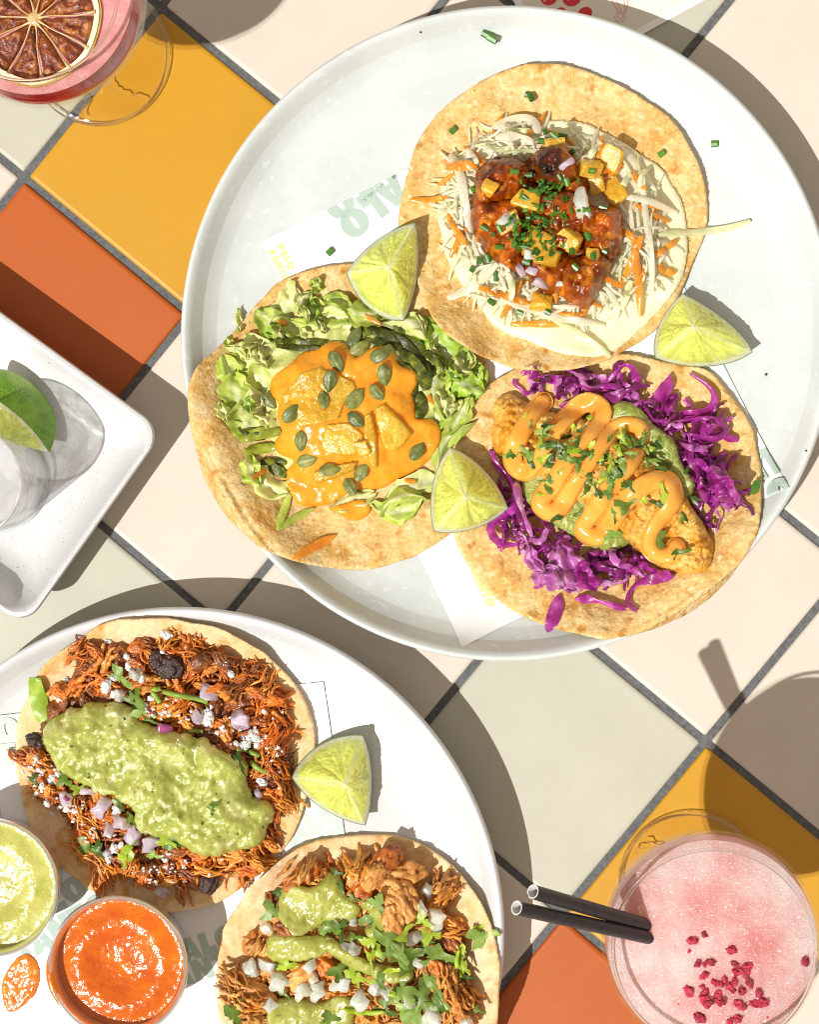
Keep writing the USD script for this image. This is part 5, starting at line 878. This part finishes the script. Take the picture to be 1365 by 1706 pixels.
prof = [(0, z0 + .009), (.0165, z0 + .0095), (.0192, z0 + .012), (.0212, z0 + .030), (.0228, z0 + .0495), (.0233, z0 + .0502), (.0240, z0 + .0502), (.0244, z0 + .0494), (.0232, z0 + .030), (.0219, z0 + .012), (.0215, z0 + .003), (.0205, z0 + .0006), (.019, z0 + .0002), (.0, z0 + .0004)]
put('glass_wall', lathe(prof, 96, sc), shotp, sg, smooth=50)
for rr_, zz_, th_ in ((.0237, z0 + .0500, .0006), (.0212, z0 + .0015, .0012), (.0196, z0 + .0115, .0007)):
    q = np.array([[sc[0] + rr_ * math.cos(a), sc[1] + rr_ * math.sin(a), zz_] for a in np.linspace(0, 2 * np.pi, 97)]); put('glass_rim' if zz_ > .04 else 'glass_base', tube(q, th_, 8, cap=False), shotp, sg)
put('liquor', lathe([(0, z0 + .038), (.0195, z0 + .038), (.0214, z0 + .0386)], 96, sc), usdkit.material(stage, '/World/Looks/cloudy_liquor', {'p': ('principled_bsdf', {'base_color': (.86, .87, .88), 'roughness': .08}), 't': ('transparent_bsdf', {'color': (.96, .96, .97)}), 'm': ('mix_closure', {'fac': .68})}, [('p.BSDF', 'm.closure1'), ('t.BSDF', 'm.closure2')], surface='m.closure'), sg, smooth=50)
lime((8, 736, .0125), ((-42, 650, .023), (83, 754, .014), (50, 652, .004)), 'lime wedge showing its green rind, lying behind the shot glass', skin=lime_skin, down=True)

# ------------------------------------------------------------------ the two stemmed glasses
def stemglass(label, fpx, bpx, Rb, zb, zr_, Rr, nm):
    f0 = W1(*fpx, .002)[:2]
    t = thing('cocktail_glass', label, 'cocktail glass')
    foot = [(0, .0012), (.026, .0012), (.0300, .0004), (.0316, .0008), (.0321, .0018), (.0316, .0028), (.0290, .0034), (.020, .0042), (.010, .0060), (.0060, .0085)]
    put('foot', lathe(foot, 120, f0), footm, t, smooth=60)
    rim = np.array([[f0[0] + .0314 * math.cos(a), f0[1] + .0314 * math.sin(a), .0018] for a in np.linspace(0, 2 * np.pi, 121)])
    put('foot_rim', tube(rim, .0010, 10, cap=False), glass, t)
    cr = np.random.default_rng(len(label))
    for q in range(3):   # uneven ridges in the pressed foot
        a0_ = cr.uniform(0, 6.3); n_ = 14; aa = a0_ + np.cumsum(cr.normal(.02, .05, n_)); ra = np.linspace(.012, .0285, n_) + cr.normal(0, .0005, n_)
        put('foot_ridge', tube(spl(np.c_[f0[0] + ra * np.cos(aa), f0[1] + ra * np.sin(aa), np.interp(ra, [.010, .020, .029], [.0060, .0042, .0034])], 40), .00034, 6), glass, t)
    put('stem', lathe([(.0060, .0085), (.0045, .014), (.0040, .030), (.0042, .050), (.0065, .0575)], 40, f0), glass, t)
    prof = [(.0065, .0575), (.016, .0605), (.027, .0680), (.0355, .079), (.0405, .091), (Rb, zb), ((Rb + Rr) / 2 + .0008, zb + .012), (Rr, zr_), (Rr - .0004, zr_ + .0005), (Rr - .0011, zr_), ((Rb + Rr) / 2 - .0003, zb + .012), (Rb - .0012, zb), (.0393, .091), (.0343, .080), (.026, .0695), (.015, .0622), (0, .0600)]
    u = np.arange(len(prof)); pr_ = np.array(prof)
    from scipy.interpolate import PchipInterpolator
    uu = np.linspace(0, len(prof) - 1, 110); pr2 = np.stack([PchipInterpolator(u, pr_[:, 0])(uu), PchipInterpolator(u, pr_[:, 1])(uu)], 1)
    put('bowl', lathe(pr2, 128, f0), pane, t)
    rr = np.array([[f0[0] + (Rr - .0005) * math.cos(a), f0[1] + (Rr - .0005) * math.sin(a), zr_ + .0001] for a in np.linspace(0, 2 * np.pi, 121)])
    put('lip', tube(rr, .00075, 8, cap=False), glass, t)
    inner = lambda z: np.interp(z, [.0600, .0622, .0695, .080, .091, zb, zb + .012, zr_], [.001, .015, .026, .0343, .0393, Rb - .0012, (Rb + Rr) / 2 - .0003, Rr - .0011]) - .0003
    return f0, t, inner
fl, tl, inn = stemglass('stemmed glass of red cocktail with a dried citrus slice on top', (166, 92), None, .0430, .101, .1190, .0365, 'l')
def drink(t, c, inn, zl, mat, matt, nm_body, nm_top, seed, amp, dome_, sc_):
    zs = np.linspace(.0605, zl, 22); put(nm_body, lathe([(0, .0604)] + [(inn(z), z) for z in zs], 110, c), mat, t)
    rf = inn(zl); a = np.linspace(0, 2 * np.pi, 160, endpoint=False)
    def top(XY, d, b):
        r = np.linalg.norm(XY - c, axis=-1) / rf; q = np.concatenate([XY * sc_, np.full(XY.shape[:2] + (1,), seed)], -1)
        return zl + dome_ * np.clip(1 - r * r, 0, 1) + amp * 2 * (fbm(q, 4, seed) - .45) * np.clip(d / .002, 0, 1)
    v, f, _ = field(np.stack([c[0] + rf * np.cos(a), c[1] + rf * np.sin(a)], 1), .0005, top, base=lambda XY: np.zeros(XY.shape[:2]), deposit=False)
    put(nm_top, (v, f), matt, t); i = hidx(v[:, :2]); H[i] = v[:, 2]; return v
redd = M('red_drink', [(.3, A('#9c0810', .6)), (.7, A('#b0141c', .62))], scale=60, rough=.1, sss=.3, sssr=.006, coat=.4)
foam = M('pink_foam', [(.3, A('#e88a8c', .68)), (.6, A('#f0a5a4', .70)), (.75, A('#f6c4c0', .72))], scale=160, rough=.35, sss=.4, sssr=.004, bump=.0003, bscale=900, specks=[(A('#d65a60', .62), 1300, .66, .05)])
drink(tl, fl, inn, .1105, redd, foam, 'red_drink', 'pink_foam', 41, .0001, .0002, 200)
slush_b = M('pink_drink', [(.3, A('#e79a98', .66)), (.7, A('#efb0ac', .68))], scale=60, rough=.2, sss=.5, sssr=.006)
slush = M('pink_slush', [(.28, A('#e5807e', .59)), (.41, A('#edaea9', .62)), (.52, A('#f1cac6', .635)), (.63, A('#f5e0dd', .65))], scale=24, detail=7, rough=.2, coat=.4, coatr=.15, sss=.5, sssr=.006, bump=.00045, bscale=1300, brough=.7, specks=[((.80, .72, .71), 1300, .61, .10)], fine=.10, fscale=900)
frr, trr, inr = stemglass('stemmed glass of pink slush with black straws and red crumbs', (1152, 1472), None, .0426, .100, .1180, .0390, 'r')
drink(trr, frr, inr, .1090, slush_b, slush, 'pink_drink', 'pink_slush', 43, .00022, .0035, 420)
berry = M('berry_crumb', [(.3, A('#8e1030', .62)), (.6, A('#c22a4c', .64)), (.8, A('#e25a72', .66))], scale=600, rough=.45, bump=.0004, bscale=1500, var=.3)
for k, (x, y, r) in enumerate(((820, 950, 17), (802, 998, 8), (868, 925, 12), (985, 990, 16), (840, 1052, 15), (870, 1055, 10), (895, 1045, 16), (870, 1100, 15), (958, 1120, 13), (1000, 1055, 14), (1010, 1085, 17), (1000, 1130, 14), (990, 1165, 13), (1055, 1060, 16), (1050, 1085, 14), (1050, 1110, 12), (1060, 1135, 14), (1070, 1150, 9), (912, 1132, 14), (940, 1140, 13), (975, 1150, 15), (800, 1170, 19), (860, 1150, 10), (870, 1175, 14), (870, 1210, 22), (890, 1215, 12), (925, 1185, 14), (920, 1210, 12), (940, 1210, 17), (935, 1220, 12), (1030, 1170, 15), (1020, 1230, 18), (1040, 1240, 12), (1105, 1185, 16), (1085, 1230, 15), (1118, 1224, 19), (1310, 1050, 17), (850, 1290, 19), (1015, 1295, 18), (980, 1308, 14), (1145, 1290, 6), (755, 1230, 5))):
    v, f = lump((0, 0, 0), r * .0000950, 6000 + k, 2, .95, 2.2, (1.15, .85, .7), k); v[:, :2] += W(crop(C8, [(x, y)]),   .1120)[0][:2]; v = settle(v, 60, .0004); put('berry_crumb', (v, f), berry, trr, smooth=30); dep(v, f)

black = M('black_paper', [(.3, (.012, .011, .013)), (.7, (.028, .025, .028))], scale=400, rough=.45, bump=.0001, bscale=900, specks=[(A('#7a4a50', .5), 900, .78, .02)])
strawin = M('straw_inside', [(0, (.55, .55, .53)), (1, (.62, .62, .6))], rough=.6)
def straw(tip, end, ztip, zend, label):
    a, b = W1(*tip, ztip), W1(*end, zend); d = (b - a) / np.linalg.norm(b - a); b = b + d * .020
    t = thing('drinking_straw', label, 'straw')
    P = np.linspace(a, b, 12); v, f = tube(P, .00265, 24, cap=False); v2, f2 = tube(P, .00215, 24, cap=False)
    put('straw_tube', (v, f), black, t)
    n = 24; ringv = np.vstack([v[:n], v2[:n]]); j = np.arange(n); k = (j + 1) % n
    v3, f3 = cat([(v2, f2[:, ::-1]), (ringv, q2t(np.stack([j, k, k + n, j + n], 1)))]); put('straw_lining', (v3, f3), strawin, t, smooth=40)
straw((888, 1485), (1072, 1539), .160, .1110, 'black straw lying uppermost in the pink slush glass')
straw((861, 1512), (1076, 1560), .163, .1110, 'black straw lying nearest the photo bottom in the pink slush')

# ------------------------------------------------------------------ dried citrus slice on the red drink
cs_ = thing('citrus_slice', 'dried brown citrus slice floating on the red cocktail', 'citrus slice')
zc = .1120; cc = W1(58, 32, zc)[:2]; Rc = .0262
peel = M('dried_peel', [(.3, A('#b08a3a', .62)), (.7, A('#d8b45a', .64))], scale=200, rough=.5, bump=.0004, bscale=600)
pithm = M('dried_pith', [(.3, A('#ecd9a8', .72)), (.7, A('#f6ead0', .76))], scale=200, rough=.55, bump=.0004, bscale=500)
pulp = M('dried_pulp', [(.30, A('#3c1204', .60)), (.5, A('#8a3c10', .66)), (.66, A('#c07c38', .70))], scale=210, detail=6, rough=.2, coat=.4, bump=.0007, bscale=700, sss=.25, sssr=.002, distort=.6)
a = np.linspace(0, 2 * np.pi, 121)[:-1]; wobr = 1 + .015 * np.sin(a * 3 + 1) + .01 * np.sin(a * 7)
def ringw(r0, r1, zl, zh, n=120):
    o = []
    for r, z in ((r0, zl), (r1, zl), (r1, zh), (r0, zh)): o.append(np.stack([cc[0] + r * wobr * np.cos(a), cc[1] + r * wobr * np.sin(a), np.full(n, z)], 1))
    v = np.vstack(o); j = np.arange(n); k = (j + 1) % n; f = []
    for s in range(4): e = ((s + 1) % 4) * n; f.append(q2t(np.stack([s * n + j, s * n + k, e + k, e + j], 1)))
    return v, np.vstack(f)
put('peel', ringw(Rc * .972, Rc, zc - .0025, zc - .0002), peel, cs_, smooth=40)
put('pith', ringw(Rc * .895, Rc * .970, zc - .0022, zc + .0004), pithm, cs_, smooth=40)
spokes = [math.radians(x) for x in (-5, 29, 54, 84, 116, 155, 186, 216, 257, 288, 322)]
mem = [lump((cc[0], cc[1], zc), .0028, 5, 2, .3, 2, (1, 1, .35))]
for s in spokes:
    e = np.array([math.cos(-s), math.sin(-s)]); P = np.array([np.r_[cc + e * r + np.array([-e[1], e[0]]) * .00035 * math.sin(r * 300 + s * 5), zc + .0002 + .0004 * math.sin(r * 300 + s)] for r in np.linspace(.001, Rc * .93, 14)])
    mem.append(tube(P, np.interp(np.linspace(0, 1, 14), [0, .2, .8, 1], [.0008, .00030, .00030, .0008]), 6))
put('membrane', cat(mem), M('dried_membrane', [(.3, A('#c89a5c', .66)), (.7, A('#e6c894', .7))], scale=300, rough=.4, coat=.2), cs_)
for i, s in enumerate(spokes):
    s2 = spokes[(i + 1) % len(spokes)] + (2 * np.pi if i == len(spokes) - 1 else 0); g0, g1 = s + .05, s2 - .05; mid = (s + s2) / 2
    o = [cc + Rc * .13 * np.array([math.cos(mid), -math.sin(mid)])] + [cc + Rc * .86 * np.array([math.cos(t_), -math.sin(t_)]) for t_ in np.linspace(g0 + .03, g1 - .03, 7)]
    poly = Polygon(o).buffer(.0012).buffer(-.0008).buffer(.0004)
    def top(XY, d, b):
        q = np.concatenate([XY * 260, np.full(XY.shape[:2] + (1,), i)], -1)
        return np.where(d > 0, zc - .0016 + .0022 * rnd(d, .0022) + (fbm(q, 3, i) - .45) * .0036 * np.clip(d / .0015, 0, 1), zc - .002)
    v, f, _ = field(np.array(poly.exterior.coords), .0004, top, base=lambda XY: np.zeros(XY.shape[:2]), deposit=False); put('pulp_segment', (v, f), pulp, cs_)
put('membrane_disc', lathe([(Rc * .9, zc - .0023), (0, zc - .0023)], 60, cc), pulp, cs_)
